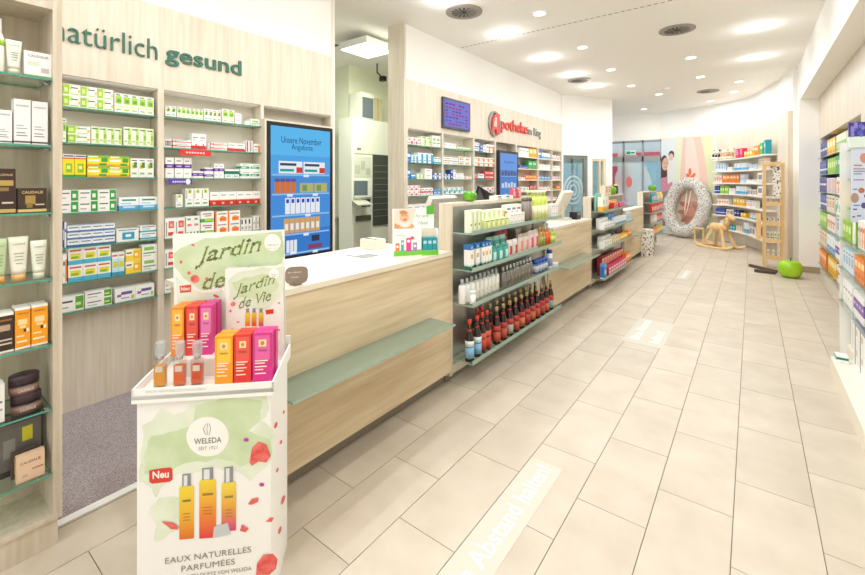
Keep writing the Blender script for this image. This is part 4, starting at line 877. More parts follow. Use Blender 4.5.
HZ = [1.10, .845, .575, .15]
gondola(6.11, 8.01, 1.305, 'counter shelf with red tea cartons on its lowest glass', HZ)
KZ = [1.08, .86, .62, .36]
gondola(9.69, 11.3, 1.30, 'farthest counter shelf filled with sweets pouches', KZ)
GX = -1.715
def bottle_parts(prof, col, cap_prof, cap, lab=None, labc=None, lab2=None, rough=.2, n=12):
    p = [('bottle_body', MB().lathe(prof, M(col, rough, 0, .2), n=n).mesh('b'), []), ('cap', MB().lathe(cap_prof, M(cap, .35), n=n).mesh('c'), [])]
    if lab: p.append(('label_band', MB().lathe(lab, M(labc, .45), n=n).mesh('l'), [('label_print', MB().lathe([(lab[0][0] + .0004, lab[0][1] + (lab[1][1] - lab[0][1]) * .3), (lab[0][0] + .0004, lab[0][1] + (lab[1][1] - lab[0][1]) * .62)], M(lab2 or '#f0e6d8', .45), n=n).mesh('p'), [])] if False else []))
    return p
def brow(parts, ys, z, X, label, name='bottle', cat='bottle', rot=0):
    for i, y in enumerate(ys): place(name, parts, (X, y + GSH, z + .0007), rot, plab(label, pos(i, len(ys))), cat, label if len(ys) > 1 else None)
def ypx(px, X=GX): return onx(px, 300, X).y
def lsp(a, b, n): return [a + (b - a) * i / max(1, n - 1) for i in range(n)]
GSH = -.028
# lowest glass: juice bottles
def juice(cap, l1, l2, h=.31, r=.034):
    bp = [(r * .9, 0), (r, .006), (r, h * .52), (r * .8, h * .62), (r * .42, h * .74), (r * .36, h * .9)]
    lab = [(r + .0006, h * .08), (r + .0006, h * .34)]; lab_b = [(r + .0006, h * .36), (r + .0006, h * .50)]
    return [('bottle_body', MB().lathe(bp, M('#2a1210', .12, 0, .4), n=14).mesh('b'), []), ('cap', MB().lathe([(r * .44, h * .88), (r * .44, h)], M(cap, .35), n=12).mesh('c'), []),
            ('label_band', MB().lathe(lab, M(l1, .45), n=14).mesh('l'), []), ('upper_label', MB().lathe(lab_b, M(l2, .45), n=14).mesh('l'), []),
            ('neck_label', MB().lathe([(r * .50, h * .70), (r * .44, h * .76)], M('#c0392b', .4), n=12).mesh('n'), [])]
y0 = 2.74
brow(juice('#cf3a2a', '#7fb6d6', '#d9e6ea'), [y0, y0 + .11], GZ[3], GX + .02, 'red capped dark juice bottle with blue label')
brow(juice('#cf3a2a', '#c8402f', '#d9604a'), [y0 + .20, y0 + .275], GZ[3], GX + .01, 'red capped dark juice bottle with red label, front')
brow(juice('#cf3a2a', '#c8402f', '#e0b890'), [y0 + .26, y0 + .335], GZ[3], GX - .072, 'red capped dark juice bottle standing in the rear row')
yy = [3.16 + .118 * k for k in range(11)]
cols = ['#b9503a', '#b9503a', '#a8a9a0', '#b9503a', '#c76a44', '#b03a34', '#c76a44', '#b9503a', '#b03a34', '#c76a44', '#8fa6b0']
for c in dict.fromkeys(cols):
    nm = {'#b9503a': 'brick red', '#a8a9a0': 'grey', '#c76a44': 'orange', '#b03a34': 'crimson', '#8fa6b0': 'pale blue'}[c]
    brow(juice('#b9a06a', c, '#c23a34', .305), [y for y, q in zip(yy, cols) if q == c], GZ[3], GX + .02, f'gold capped dark juice bottle with {nm} label, lowest glass')
brow(juice('#b9a06a', '#b9503a', '#c23a34', .305), [y + .05 for y in yy[:9]], GZ[3], GX - .07, 'gold capped dark juice bottle in the rear row, lowest glass')
# third glass: white, silver, blue capped bottles
wb = [('bottle_body', MB().lathe([(.026, 0), (.028, .004), (.028, .125), (.02, .14)], M('#f1f2f0', .25), n=14).mesh('b'), []), ('cap', MB().lathe([(.013, .14), (.013, .178), (.010, .182)], M('#b3b8ba', .3), n=10).mesh('c'), []), ('label_dot', B(.0272, .0285, -.008, .008, .045, .06, M('#e9c93a', .4)).mesh('d'), [])]
brow(wb, [2.715 + .066 * k for k in range(9)], GZ[2], GX - .03, 'white lotion bottle with grey neck, third glass')
sb = [('bottle_body', MB().lathe([(.020, 0), (.022, .003), (.022, .13)], M('#f3f3f1', .3), n=12).mesh('b'), []), ('cap', MB().lathe([(.021, .13), (.021, .15)], M('#dfe2e2', .3), n=12).mesh('c'), [])]
brow([(a, MB().lathe([(.022, 0), (.023, .003), (.023, .075)] if a == 'bottle_body' else [(.023, .075), (.023, .10)], M('#f4f4f2', .3), n=12).mesh('b'), []) for a in ('bottle_body', 'cap')], [2.76], GZ[2], GX + .035, 'short white jar in front of the white bottles')
gb = [('bottle_body', MB().lathe([(.027, 0), (.028, .004), (.028, .12), (.02, .132)], M('#8b8783', .28, .5), n=14).mesh('b'), []), ('cap', MB().lathe([(.012, .132), (.012, .175)], M('#c9c8c4', .3, .6), n=10).mesh('c'), []), ('label_dot', B(.0272, .0285, -.007, .007, .06, .074, M('#e9c93a', .4)).mesh('d'), [])]
brow(gb, [3.35 + .07 * k for k in range(9)], GZ[2], GX - .02, 'silver grey bottle with slim neck, third glass')
bb = [('bottle_body', MB().lathe([(.03, 0), (.032, .005), (.032, .10)], M('#5a6f9a', .3), n=14).mesh('b'), []), ('cap', MB().lathe([(.031, .10), (.031, .135)], M('#2450c4', .3), n=14).mesh('c'), []), ('label_band', MB().lathe([(.0325, .02), (.0325, .08)], M('#c9d3e2', .4), n=14).mesh('l'), [])]
brow(bb, [4.02 + .078 * k for k in range(4)], GZ[2], GX - .01, 'grey blue bottle with bright blue cap, third glass')
brow([('bottle_body', MB().lathe([(.03, 0), (.032, .005), (.032, .16)], M('#eef1f4', .3), n=14).mesh('b'), []), ('cap', MB().lathe([(.031, .16), (.031, .195)], M('#2450c4', .3), n=14).mesh('c'), []), ('label_band', MB().lathe([(.0325, .03), (.0325, .11)], M('#8f9fc8', .4), n=14).mesh('l'), [])], [4.36], GZ[2], GX, 'tall white bottle with bright blue cap, third glass')
wrow(4.40, 4.48, GZ[2], .05, GX + .055, 2, 1, 'plain_white', 'tiny white carton at the far end of the third glass', .05)
# second glass
DES['tube_blue'] = (W_, [(0, 1, .80, 1, '#2a6cb0'), (.3, .7, .84, .94, '#7fc0e0'), (0, 1, 0, .16, '#2b6a5a'), (.2, .5, .08, .2, '#d9b23a'), (.2, .75, .45, .62, '#d9a86a'), (0, 1, .16, .22, '#cfe3ea')])
wrow(2.70, 2.755, GZ[1], .19, GX + .05, 1, 1, 'tube_blue', 'leftmost white and blue carton, second glass', .055)
wrow(2.785, 2.84, GZ[1], .19, GX + .05, 1, 1, 'tube_blue', 'second white and blue carton, second glass', .055)
wrow(2.865, 3.02, GZ[1], .19, GX + .055, 3, 1, 'tube_blue', 'white and blue carton in the trio, second glass', .055)
def pouch(w, h, d, col, lab, lab2=None):
    mb = MB(); n = 8; k = 6; vs = []; fs = []; ms = []
    for sgn in (1, -1):
        b0 = len(vs)
        for j in range(k + 1):
            v = j / k; pr = math.sin(PI * min(1, .12 + v * .88)) ** .6 if v < 1 else 0
            for i in range(n + 1):
                q = i / n; e_ = (math.sin(PI * q)) ** .45
                vs.append((sgn * d / 2 * e_ * pr, (q - .5) * w * (1 - .06 * math.sin(PI * v)), v * h))
        for j in range(k):
            for i in range(n):
                a = b0 + j * (n + 1) + i; f = (a, a + 1, a + n + 2, a + n + 1); fs.append(f if sgn > 0 else f[::-1])
                c = col
                if 2 <= i <= 5 and 1 <= j <= 3: c = lab
                if lab2 and j == 5: c = lab2
                ms.append(M(c, .25))
    return mb.add(vs, fs, ms, True)
def prow(ys, z, X, w, h, d, col, lab, lab2, label, rot=0.0, name='pouch', cat='pouch'):
    me = pouch(w, h, d, col, lab, lab2).mesh('pouch')
    for i, y in enumerate(ys): place(name, [('pouch', me, [])], (X, y + GSH, z + .0007), rot, plab(label, pos(i, len(ys))), cat, label if len(ys) > 1 else None)
prow([3.07, 3.175, 3.28], GZ[1], GX + .04, .10, .135, .04, '#3aa59a', '#cfe9e2', '#1f8a80', 'teal pouch in the front row, second glass')
prow([3.12, 3.235, 3.35], GZ[1], GX - .025, .11, .20, .04, '#4fb0a4', '#e4f2ec', '#9fd8d0', 'tall teal pouch in the rear row, second glass')
prow([3.39, 3.495], GZ[1], GX + .02, .10, .15, .05, '#d4d0cc', '#c94a3a', '#e9e4de', 'grey pouch with red picture, second glass')
prow([3.37, 3.485], GZ[1], GX - .075, .11, .25, .04, '#b33a44', '#d88a8a', '#8d2a38', 'dark pink ball-shaped pouch, second glass')
prow([3.61, 3.725], GZ[1], GX + .02, .11, .18, .05, '#d8cdc6', '#e0948a', '#b9aaa4', 'grey and salmon pouch, second glass')
prow([3.84, 3.955], GZ[1], GX + .02, .11, .19, .05, '#e0c9c6', '#d8506a', '#cfc2be', 'pink and grey pouch, second glass')
prow([3.76], GZ[1], GX - .07, .12, .25, .04, '#b8b2ae', '#d83a6a', '#9a948f', 'tall grey pouch with magenta label, second glass')
def simple_bottle(h, r, col, cap, lab):
    return [('bottle_body', MB().lathe([(r * .95, 0), (r, .005), (r, h * .66), (r * .5, h * .78)], M(col, .2, 0, .3), n=12).mesh('b'), []), ('cap', MB().lathe([(r * .45, h * .78), (r * .45, h)], M(cap, .35), n=10).mesh('c'), []), ('label_band', MB().lathe([(r + .0005, h * .15), (r + .0005, h * .5)], M(lab, .4), n=12).mesh('l'), [])]
brow(simple_bottle(.21, .032, '#b98a4a', '#c9a86a', '#8fa64a'), [4.045, 4.115], GZ[1], GX + .02, 'amber bottle with olive label, second glass')
brow(simple_bottle(.24, .032, '#d9a0a0', '#e9d3d0', '#c96a4a'), [4.09], GZ[1], GX - .06, 'rose bottle with pale cap, second glass')
brow(simple_bottle(.20, .032, '#e0702a', '#d8c9a8', '#d8502a'), [4.19, 4.26], GZ[1], GX + .02, 'orange bottle, second glass')
brow(simple_bottle(.17, .03, '#a8c83a', '#e4e4da', '#cfe07a'), [4.335, 4.40], GZ[1], GX + .02, 'lime bottle, second glass')
brow(simple_bottle(.21, .034, '#e9e6dc', '#f2f0ea', '#b9cf5a'), [4.37, 4.445], GZ[1], GX - .06, 'cream bottle with lime label, second glass')
# top glass
DES['cream_green'] = ('#eef0dc', [(.55, .95, .1, .9, '#c7dc94'), (.1, .5, .6, .85, '#f6f6ee'), tx(.15, .5, .3, '#7fa04a', .1)])
DES['lime_low'] = ('#e6edb4', [(.1, .6, .25, .75, '#c7da5a'), (.65, .9, .35, .7, '#f4f4e6'), tx(.1, .9, .82, '#6f8f3a', .08)])
wrow(2.715, 2.89, GZ[0], .17, GX + .04, 3, 1, 'cream_green', 'upright cream and green carton, top glass', .05)
wrow(2.90, 3.30, GZ[0], .085, GX + .06, 5, 1, 'lime_low', 'low lime carton in the front row, top glass', .05)
wrow(2.92, 3.32, GZ[0], .155, GX + .01, 5, 1, 'cream_green', 'cream and green carton in the second row, top glass', .05)
wrow(3.33, 3.62, GZ[0], .055, GX + .06, 4, 2, 'plain_white', 'small white carton, top glass', .05)
wrow(3.36, 3.66, GZ[0], .18, GX + .01, 3, 1, 'red_band_wide', 'white and red carton, top glass', .05)
wrow(3.42, 3.74, 1.361, .035, -1.83, 2, 1, 'book_black', 'flat dark grey carton lying on the top board', .08)
brow([('body', MB().lathe([(.035, 0), (.035, .20)], M('#8b8078', .4), n=12).mesh('b'), []), ('cap', MB().lathe([(.034, .20), (.034, .235)], M('#6b625c', .4), n=12).mesh('c'), [])], [3.72, 3.79], GZ[0], GX + .02, 'tall grey brown tin, top glass', 'tin', 'tin')
pumpb = [('bottle_body', MB().lathe([(.034, 0), (.036, .006), (.036, .20), (.02, .235)], M('#cfe06a', .2, 0, .2), n=12).mesh('b'), []), ('pump', MB().lathe([(.012, .235), (.012, .27), (.022, .272), (.022, .295)], M('#e9efc4', .3), n=10).mesh('c'), []), ('label_band', MB().lathe([(.0365, .04), (.0365, .15)], M('#eef0c8', .4), n=12).mesh('l'), [])]
brow(pumpb, [3.90 + .09 * k for k in range(4)], GZ[0], GX + .02, 'lime pump bottle in the front row, top glass')
brow([(a, b, c) for a, b, c in pumpb], [3.94 + .09 * k for k in range(3)], GZ[0] + .0, GX - .055, 'lime pump bottle in the rear row, top glass')
prow([3.80, 3.92], 1.361, -1.865, .11, .10, .05, '#c9556a', '#e8a0a8', '#a83a50', 'pink pouch on the top board behind the pump bottles')
wrow(4.27, 4.45, GZ[0], .075, GX + .06, 3, 2, 'plain_white', 'white carton at the far end, top glass', .06)
GSH = 0.0
# ---- second counter shelf
X5 = -1.735
DES['blue_tall'] = ('#2c7cc4', [(0, 1, .8, 1, '#4aa0dc'), (.2, .8, .3, .6, '#cfe6f4'), (0, 1, 0, .08, '#eef4f8')])
wrow(6.20, 6.30, HZ[3], .21, X5 + .08, 1, 1, 'blue_tall', 'tall bright blue carton, lowest glass beside the tea', .06)
wrow(6.32, 6.40, HZ[3], .19, X5 + .06, 1, 1, 'blue_stripes', 'pale and blue carton, lowest glass beside the tea', .06)
wrow(6.44, 7.50, HZ[3], .125, X5 + .08, 8, 1, 'pink_tea', 'pink tea carton in the lower front row', .07)
wrow(6.36, 7.62, HZ[3], .128, X5 + .005, 9, 2, 'red_tea', 'red tea carton in the stacked rear row', .07)
wrow(7.54, 7.86, HZ[3], .17, X5 + .07, 3, 1, 'orange_carton', 'orange carton at the far end of the tea', .07)
wrow(6.20, 6.62, HZ[2], .05, X5 + .08, 3, 2, 'white_greenline', 'flat white and green carton, third glass of tea shelf', .07)
wrow(6.66, 7.10, HZ[2], .06, X5 + .08, 3, 2, 'beige_pack', 'beige carton, third glass of tea shelf', .07)
wrow(6.34, 6.84, HZ[2], .15, X5 + .005, 4, 1, 'plain_white', 'white carton in the rear row, third glass of tea shelf', .06)
wrow(7.12, 7.6, HZ[2], .10, X5 + .08, 3, 1, 'yellow_carton', 'yellow carton, third glass of tea shelf', .07)
prow([7.3, 7.45, 7.6], HZ[2], X5 - .02, .13, .19, .05, '#4a2f38', '#9a4a3a', '#2f2028', 'dark wine pouch, third glass of tea shelf')
wrow(7.64, 7.9, HZ[2], .12, X5 + .08, 2, 1, 'orange_carton', 'orange carton, third glass of tea shelf', .07)
wrow(6.20, 6.78, HZ[1], .085, X5 + .08, 4, 1, 'plain_white', 'white carton in front, second glass of tea shelf', .07)
wrow(6.26, 6.66, HZ[1], .15, X5 + .01, 3, 1, 'plain_white', 'tall white carton, second glass of tea shelf', .06)
wrow(6.68, 7.06, HZ[1], .19, X5 + .01, 4, 1, 'blue_stripes', 'blue carton, second glass of tea shelf', .05)
wrow(6.82, 7.5, HZ[1], .13, X5 + .08, 6, 1, 'skyblue_white', 'sky blue and white carton, second glass of tea shelf', .06)
wrow(7.52, 7.9, HZ[1], .15, X5 + .08, 4, 1, 'pale_blue', 'pale blue carton, second glass of tea shelf', .06)
DES['white_yellow_foot'] = ('#f3f1e6', [(0, 1, 0, .32, '#f0b73a'), (.15, .6, .5, .8, '#a8d0c4'), (.2, .8, .34, .42, '#e9dcae')])
wrow(6.2, 6.5, HZ[0], .20, X5 + .06, 2, 1, 'white_yellow_foot', 'white carton with yellow foot, top glass of tea shelf', .07)
prow([6.26, 6.43], HZ[0], X5 - .05, .16, .25, .05, '#8fcabb', '#cfe7dc', '#6fb8a8', 'mint green pouch behind the yellow footed cartons')
wrow(6.72, 6.98, HZ[0], .10, X5 + .08, 2, 1, 'red_tea', 'small red carton, top glass of tea shelf', .06)
wrow(6.55, 7.2, HZ[0], .13, X5 + .005, 5, 1, 'yellow_carton', 'yellow carton, top glass of tea shelf', .06)
wrow(7.06, 7.34, HZ[0], .09, X5 + .08, 2, 1, 'crimson_carton', 'small pink carton, top glass of tea shelf', .06)
prow([7.45, 7.6, 7.75], HZ[0], X5 + .02, .14, .10, .05, '#b88ac0', '#e9d8ea', '#8f5fa0', 'lilac pouch, top glass of tea shelf')
wrow(6.9, 7.25, 1.306, .15, -1.83, 2, 1, 'beige_pack', 'cream carton standing on the tea shelf top board', .07)
prow([7.64, 7.78], 1.306, -1.868, .12, .17, .05, '#3a3238', '#8a7a5a', '#e0c04a', 'dark pouch on the tea shelf top board')
# ---- third counter shelf: sweets pouches
for k, (cols, nm) in enumerate(((('#2f8a94', '#4a9ac0', '#e3b23a', '#e8c25a'), 'top'), (('#cf3a32', '#d8483a', '#c93a48', '#d85a4a'), 'second'), (('#b9b2ac', '#d8d2cc', '#d8503a', '#c94a4a'), 'third'), (('#c9403a', '#e0872e', '#a8b83a', '#d8b43a'), 'lowest'))):
    wn = [['teal', 'blue', 'amber', 'yellow'], ['scarlet', 'red', 'crimson', 'coral red'], ['grey', 'silver', 'orange red', 'rose red'], ['red', 'orange', 'olive', 'gold']][k]
    for q in range(4):
        prow([9.86 + q * .34, 10.02 + q * .34], KZ[k], X5 + .05, .15, .19 if k else .2, .07, cols[q], '#efe9e0', None, f'{wn[q]} sweets pouch on the {nm} glass of the farthest shelf')
e = empty('speckled_box', (-1.68, 9.78, 0), 'white floral patterned tall box standing below the sweets pouches', 'box')
obj('case', B(-1.795, -1.60, 9.42, 9.64, .001, .52, SPECK), e); obj('lid', B(-1.797, -1.598, 9.415, 9.645, .52, .55, SPECK), e)
# ---- apples
def apple(name, c, r, colour, label, leaf=True, stem=True, sq=.9):
    e = empty(name, c, label, 'apple')
    pr = [(.02 * r, .12 * r), (.30 * r, 0.0), (.62 * r, .06 * r), (.88 * r, .35 * r), (1.0 * r, .80 * r), (.97 * r, 1.15 * r), (.80 * r, 1.52 * r), (.52 * r, 1.70 * r), (.25 * r, 1.66 * r), (.06 * r, 1.50 * r)]
    link('fruit', MB().lathe([(a, z * sq) for a, z in pr], colour, n=24).mesh('f'), e)
    if stem: link('stem', MB().tube([(0, 0, 1.48 * r * sq), (.03 * r, .02 * r, 1.75 * r * sq), (.09 * r, .05 * r, 1.98 * r * sq)], .05 * r, M('#5a4326', .7), 6).mesh('s'), e)
    if leaf:
        link('leaf', MB().add([(.05 * r, 0, 1.75 * r * sq), (.35 * r, .22 * r, 1.98 * r * sq), (.75 * r, .1 * r, 2.1 * r * sq), (.4 * r, -.15 * r, 2.0 * r * sq)], [(0, 1, 2, 3), (3, 2, 1, 0)], M('#5fa02c', .5)).mesh('l'), e)
    return e
AG = noisy('green_apple_skin', '#3f8a12', '#6fb324', 6, .18, 0, 3); AL = noisy('lime_apple_skin', '#8fc81c', '#b4dd34', 4, .3, 0, 3)
apple('decor_apple', (-1.868, onx(470, 205, -1.868).y, 1.361), .058, AG, 'glossy green apple on the bottle shelf top board', False)
apple('decor_apple', (-1.868, onx(611, 196, -1.868).y, 1.306), .085, AG, 'green apple with leaf on the tea shelf top board')
apple('decor_apple', (-1.868, onx(652, 192, -1.868).y, 1.301), .085, AG, 'green apple on the farthest counter shelf')
apple('floor_apple', (.485, 8.80, 0), .158, AL, 'big lime green apple seat on the floor by the rack', False, True, 1.0)
# ---- things on the counters
def pos_station(y, label, X=-2.25, zb=1.0055):
    e = empty('checkout_monitor', (X, y, 1.005), label, 'monitor')
    obj('foot', B(X - .12, X + .10, y - .10, y + .10, zb, zb + .025, M('#d8d2c4', .4)), e)
    obj('stand', B(X - .02, X + .03, y - .04, y + .04, zb + .025, 1.20, M('#cfc9ba', .4)), e)
    c = obj('casing', MB().slab([(X - .03, y - .19, 1.10), (X - .03, y + .19, 1.10), (X + .10, y + .19, 1.38), (X + .10, y - .19, 1.38)], (-.9, 0, .42), .05, M('#e2dccf', .45)), e)
    obj('display', MB().slab([(X - .075, y - .17, 1.135), (X - .075, y + .17, 1.135), (X + .043, y + .17, 1.39), (X + .043, y - .17, 1.39)], (-.9, 0, .42), .006, M('#2a2c30', .2)), c)
    return e
pos_station(3.06, 'cream checkout monitor seen from behind near the green apple', -2.26, .7255)
pos_station(5.62, 'cream tilted checkout monitor on the middle counter', -2.05)
e = empty('customer_display', (-2.2, 2.9, 1.0), 'flat cream printer shelf beside the first checkout monitor', 'printer')
obj('case', B(-2.44, -2.28, 2.30, 2.42, 1.0055, 1.08, M('#e6e0d2', .45)), e); obj('slot', B(-2.42, -2.30, 2.33, 2.35, 1.08, 1.083, DARK), e)
e = empty('touch_monitor', (-2.3, 3.97, .725), 'black slanted screen behind the green apple', 'monitor')
obj('casing', MB().slab([(-2.35, 3.80, 1.20), (-2.35, 4.14, 1.20), (-2.25, 4.14, 1.36), (-2.25, 3.80, 1.47)], (-.88, 0, .47), .03, M('#1d1e22', .3)), e)
obj('stand', B(-2.40, -2.36, 3.93, 4.01, .75, 1.25, DARK), e); obj('foot', B(-2.5, -2.2, 3.82, 4.12, .7255, .75, DARK), e)
tag(obj('back_desk', MB().box(-2.75, -1.93, 2.75, 4.40, .69, .725, TOPM).box(-2.70, -2.66, 2.80, 4.35, 0, .69, WOODL).box(-2.0, -1.96, 2.80, 4.35, 0, .69, WOODL)), 'low desk behind the bottle shelf', 'desk')
e = empty('card_terminal', (-1.95, 5.3, 1.005), 'black card terminal standing on the middle counter', 'card terminal')
obj('body', MB().slab([(-2.0, 5.78, 1.0055), (-1.90, 5.78, 1.0055), (-1.90, 5.95, 1.0055), (-2.0, 5.95, 1.0055)], (0, 0, 1), .10, DARK), e)
obj('screen', B(-1.9, -1.898, 5.80, 5.93, 1.06, 1.095, M('#7d8890', .3)), e)
for r_ in range(3):
    for c_ in range(3): obj('key', B(-1.9, -1.895, 5.81 + c_ * .042, 5.84 + c_ * .042, 1.015 + r_ * .014, 1.025 + r_ * .014, M('#55585c', .5)), e)
e = empty('paper_tray', (-2.25, 5.1, 1.005), 'white paper tray with slips on the middle counter', 'tray')
obj('tray', MB().box(-2.40, -2.15, 5.0, 5.4, 1.0055, 1.015, WHITE).box(-2.40, -2.39, 5.0, 5.4, 1.015, 1.05, WHITE), e)
for k in range(3): obj('paper_slip', B(-2.37 + k * .02, -2.2 + k * .01, 5.05 + k * .05, 5.25 + k * .05, 1.0152 + k * .004, 1.0182 + k * .004, M('#fbfaf6', .7)), e)
# taupe oval sign
P0 = onz(296, 285, 1.0055); pg = Plane((P0.x, P0.y, 0), (.85, -.53, 0))
e = empty('counter_sign', (P0.x, P0.y, 1.0055), 'small taupe rounded sign standing on the first counter', 'sign')
def rnd(cx_, cy_, rx, ry, n=20, p=.6, skew=0.0): return [(cx_ + rx * math.copysign(abs(math.cos(a)) ** p, math.cos(a)), cy_ + ry * math.copysign(abs(math.sin(a)) ** p, math.sin(a)) + skew * math.cos(a)) for a in [2 * PI * i / n for i in range(n)]]
obj('plate', MB().slab([pg.at(x, y) for x, y in rnd(296.5, 275, 11.5, 8.6, 22, .55, -1.2)], pg.N, .006, M('#8f7f74', .5)), e)
u_ = Vector((pg.N.y, -pg.N.x, 0)); u_ = -u_ if u_.x < 0 else u_
u_ = Vector((0, 0, 1)).cross(pg.N).normalized()
mb = MB(); mb.text('Bitte Abstand', pg.at(288, 273.5, .0068), u_, (0, 0, 1), .062, .008, M('#efe8e2', .5)); obj('lettering', mb, e); mb = MB(); mb.text('halten', pg.at(291.5, 278, .0068), u_, (0, 0, 1), .034, .008, M('#efe8e2', .5)); obj('lettering', mb, e)
obj('foot', B(P0.x - .03, P0.x + .02, P0.y - .02, P0.y + .02, 1.0055, 1.012, M('#7d6e64', .5)), e)
# ---- baby tissue display on the first counter
BD = Vector((.622, .783, 0)).normalized(); BN = Vector((BD.y, -BD.x, 0)); BP = onz(394, 257, 1.0058) - BN * .012
pb = Plane(BP, BN); zc0 = 1.0058
def bu(px): return (pb.at(px, 240) - BP).dot(BD)
uM, uB, uH = bu(421.5), bu(438.5), bu(436); zmid = pb.at(394, 230).z; ztop = Plane(BP - BN * .055, BN).at(394, 209).z
def bbox(mb, u0, u1, v0, v1, z0, z1, m):
    vs = [Vector((BP.x, BP.y, z)) + BD * u - BN * v for z in (z0, z1) for v in (v0, v1) for u in (u0, u1)]
    return mb.add(vs, [(0, 2, 3, 1), (4, 5, 7, 6), (0, 1, 5, 4), (2, 6, 7, 3), (0, 4, 6, 2), (1, 3, 7, 5)], m)
e = empty('baby_care_display', (BP.x + BD.x * uB / 2, BP.y + BD.y * uB / 2, zc0), 'small cardboard counter display with smiling baby and coloured sticks', 'display')
PW = M('#f4f3ee', .5); mb = MB(); bbox(mb, 0, uM, 0, .06, zc0, zmid, PW); bbox(mb, uM, uB, 0, .06, zc0, zc0 + .035, PW); bbox(mb, uM, uB, .055, .06, zc0 + .035, zmid, M('#e9dcc8', .5)); bbox(mb, uB - .005, uB, 0, .055, zc0 + .035, zmid, PW)
obj('tray_box', mb, e)
hdr = obj('header_card', bbox(MB(), 0, uH, .055, .06, zmid, ztop, M('#eef1ee', .5)), e)
ph2 = Plane(BP - BN * .055, BN); H = lambda x, y, o=.0008: ph2.at(x, y, o)
def ell(cx_, cy_, rx, ry, rot=0, n=16): return [(cx_ + rx * math.cos(a) * math.cos(rot) - ry * math.sin(a) * math.sin(rot), cy_ + rx * math.cos(a) * math.sin(rot) + ry * math.sin(a) * math.cos(rot)) for a in [2 * PI * i / n for i in range(n)]]
def dec(mb, pl_, pts, m, o): return mb.poly([pl_.at(x, y, o) for x, y in pts][::-1], m)
mb = MB(); dec(mb, ph2, [(394, 209.5), (416, 208.8), (412, 229), (394, 229.5)], M('#e6d6c8', .5), .0006)
dec(mb, ph2, ell(405, 227, 9.5, 3.6, -.1), M('#ef9a6a', .5), .0012); dec(mb, ph2, ell(405, 223.5, 6, 4), M('#f3dcd0', .5), .0016)
dec(mb, ph2, ell(404.3, 217, 4.6, 5.4, .1), M('#eab592', .5), .0020); dec(mb, ph2, ell(403.5, 212.6, 4.2, 2.2, .1), M('#c98f5c', .5), .0024)
for x in (402.6, 406): dec(mb, ph2, ell(x, 215.8, .6, .5), M('#4a3428', .5), .0028)
dec(mb, ph2, ell(405, 219.6, 1.7, .9), M('#c9655a', .5), .0028); dec(mb, ph2, [(395, 223), (399, 226), (398, 229), (394.3, 228)], M('#ea8a5a', .5), .0024)
obj('baby_print', mb, hdr)
mb = MB(); dec(mb, ph2, [(426.5, 206), (434, 204.8), (434, 214), (426.5, 214.5)], M('#54b234', .5), .0016); obj('green_flag', mb, hdr)
mb = MB(); mb.text('Für zarte', H(415.5, 217.5, .0012), BD, (0, 0, 1), .10, .022, M('#7fb08a', .5), 0, .3); mb.text('Haut', H(418, 224.5, .0012), BD, (0, 0, 1), .075, .024, M('#7fb08a', .5), 0, .3); obj('script_lettering', mb, hdr)
mb = MB(); dec(mb, pb, [(394, 251), (421.5, 249.3), (421.5, 254.6), (394, 256.4)], M('#6cc03a', .5), .0008)
for x, w_, y0_, c in ((395.5, 4, 243.5, '#e8743a'), (401, 3, 240.3, '#35a8b0'), (406.2, 5, 238, '#d8409a'), (413, 4, 242.6, '#9a86c0')):
    dec(mb, pb, [(x, y0_), (x + w_, y0_ - .2), (x + w_, 251.2), (x, 251.6)], M(c, .5), .0012); dec(mb, pb, ell(x + w_ / 2, y0_ + 3.2, w_ * .32, 1.4), M('#f6efe4', .5), .0016)
dec(mb, pb, ell(412.3, 238, 2, 1.6), M('#e0523a', .5), .0016); dec(mb, pb, [(395.5, 235), (406, 234.6), (406, 235.4), (395.5, 235.8)], M('#a8cc9a', .5), .0012)
obj('front_print', mb, e)
obj('green_strip', bbox(MB(), uM, uB, -.001, 0, zc0, zc0 + .035, M('#6cc03a', .5)), e)
for k in range(3):
    c_ = BP + BD * (uM + .010 + (k + .5) * (uB - uM - .02) / 3) - BN * .028
    o = put_box('teal_carton', (uB - uM - .02) / 3 - .002, .048, .088, (c_.x, c_.y, zc0 + .0356), math.atan2(BN.y, BN.x), ['left', 'middle', 'right'][k] + ' teal blue pack inside the baby counter display', 'teal packs in the counter display')
e = empty('flat_leaflet', (-2.1, 2.05, 1.0055), 'grey leaflet lying on the counter behind the baby display', 'leaflet')
obj('sheet', B(-2.3, -2.1, 2.02, 2.16, 1.0055, 1.008, M('#8c8f92', .5)), e); obj('sheet_cover', B(-2.29, -2.2, 2.03, 2.15, 1.008, 1.010, M('#d8d8d6', .5)), e)
# ================================================================== PERFUME DISPLAY STAND (foreground)
DS = 1.45
r0 = ray(137, HY); C0 = Vector((r0.x * DS, r0.y * DS, 0)); SD = Vector((.711, .703, 0)).normalized(); SS = Vector((-SD.y, SD.x, 0)); SN = -SS
WS, LS_ = .303 * DS, .195 * DS
UP_ = Vector((0, 0, 1))
def sp(u, v, z): return C0 + SD * u + SS * v + UP_ * z
def sbox(mb, u0, u1, v0, v1, z0, z1, m):
    vs = [sp(u, v, z) for z in (z0, z1) for v in (v0, v1) for u in (u0, u1)]
    return mb.add(vs, [(0, 2, 3, 1), (4, 5, 7, 6), (0, 1, 5, 4), (2, 6, 7, 3), (0, 4, 6, 2), (1, 3, 7, 5)], m)
SROT = math.atan2(SN.y, SN.x)
PAPER = M('#efeeea', .45)
st = empty('perfume_display', sp(WS / 2, LS_ / 2, 0), 'white cardboard floor stand with green watercolour front and perfume tray', 'display stand')
ZB = .785
obj('stand_body', sbox(MB(), 0, WS, 0, LS_, 0, ZB, PAPER), st)
pf = Plane(sp(0, 0, 0), SN)
def fdec(mb, pts, m, o): return dec(mb, pf, pts, m, o)
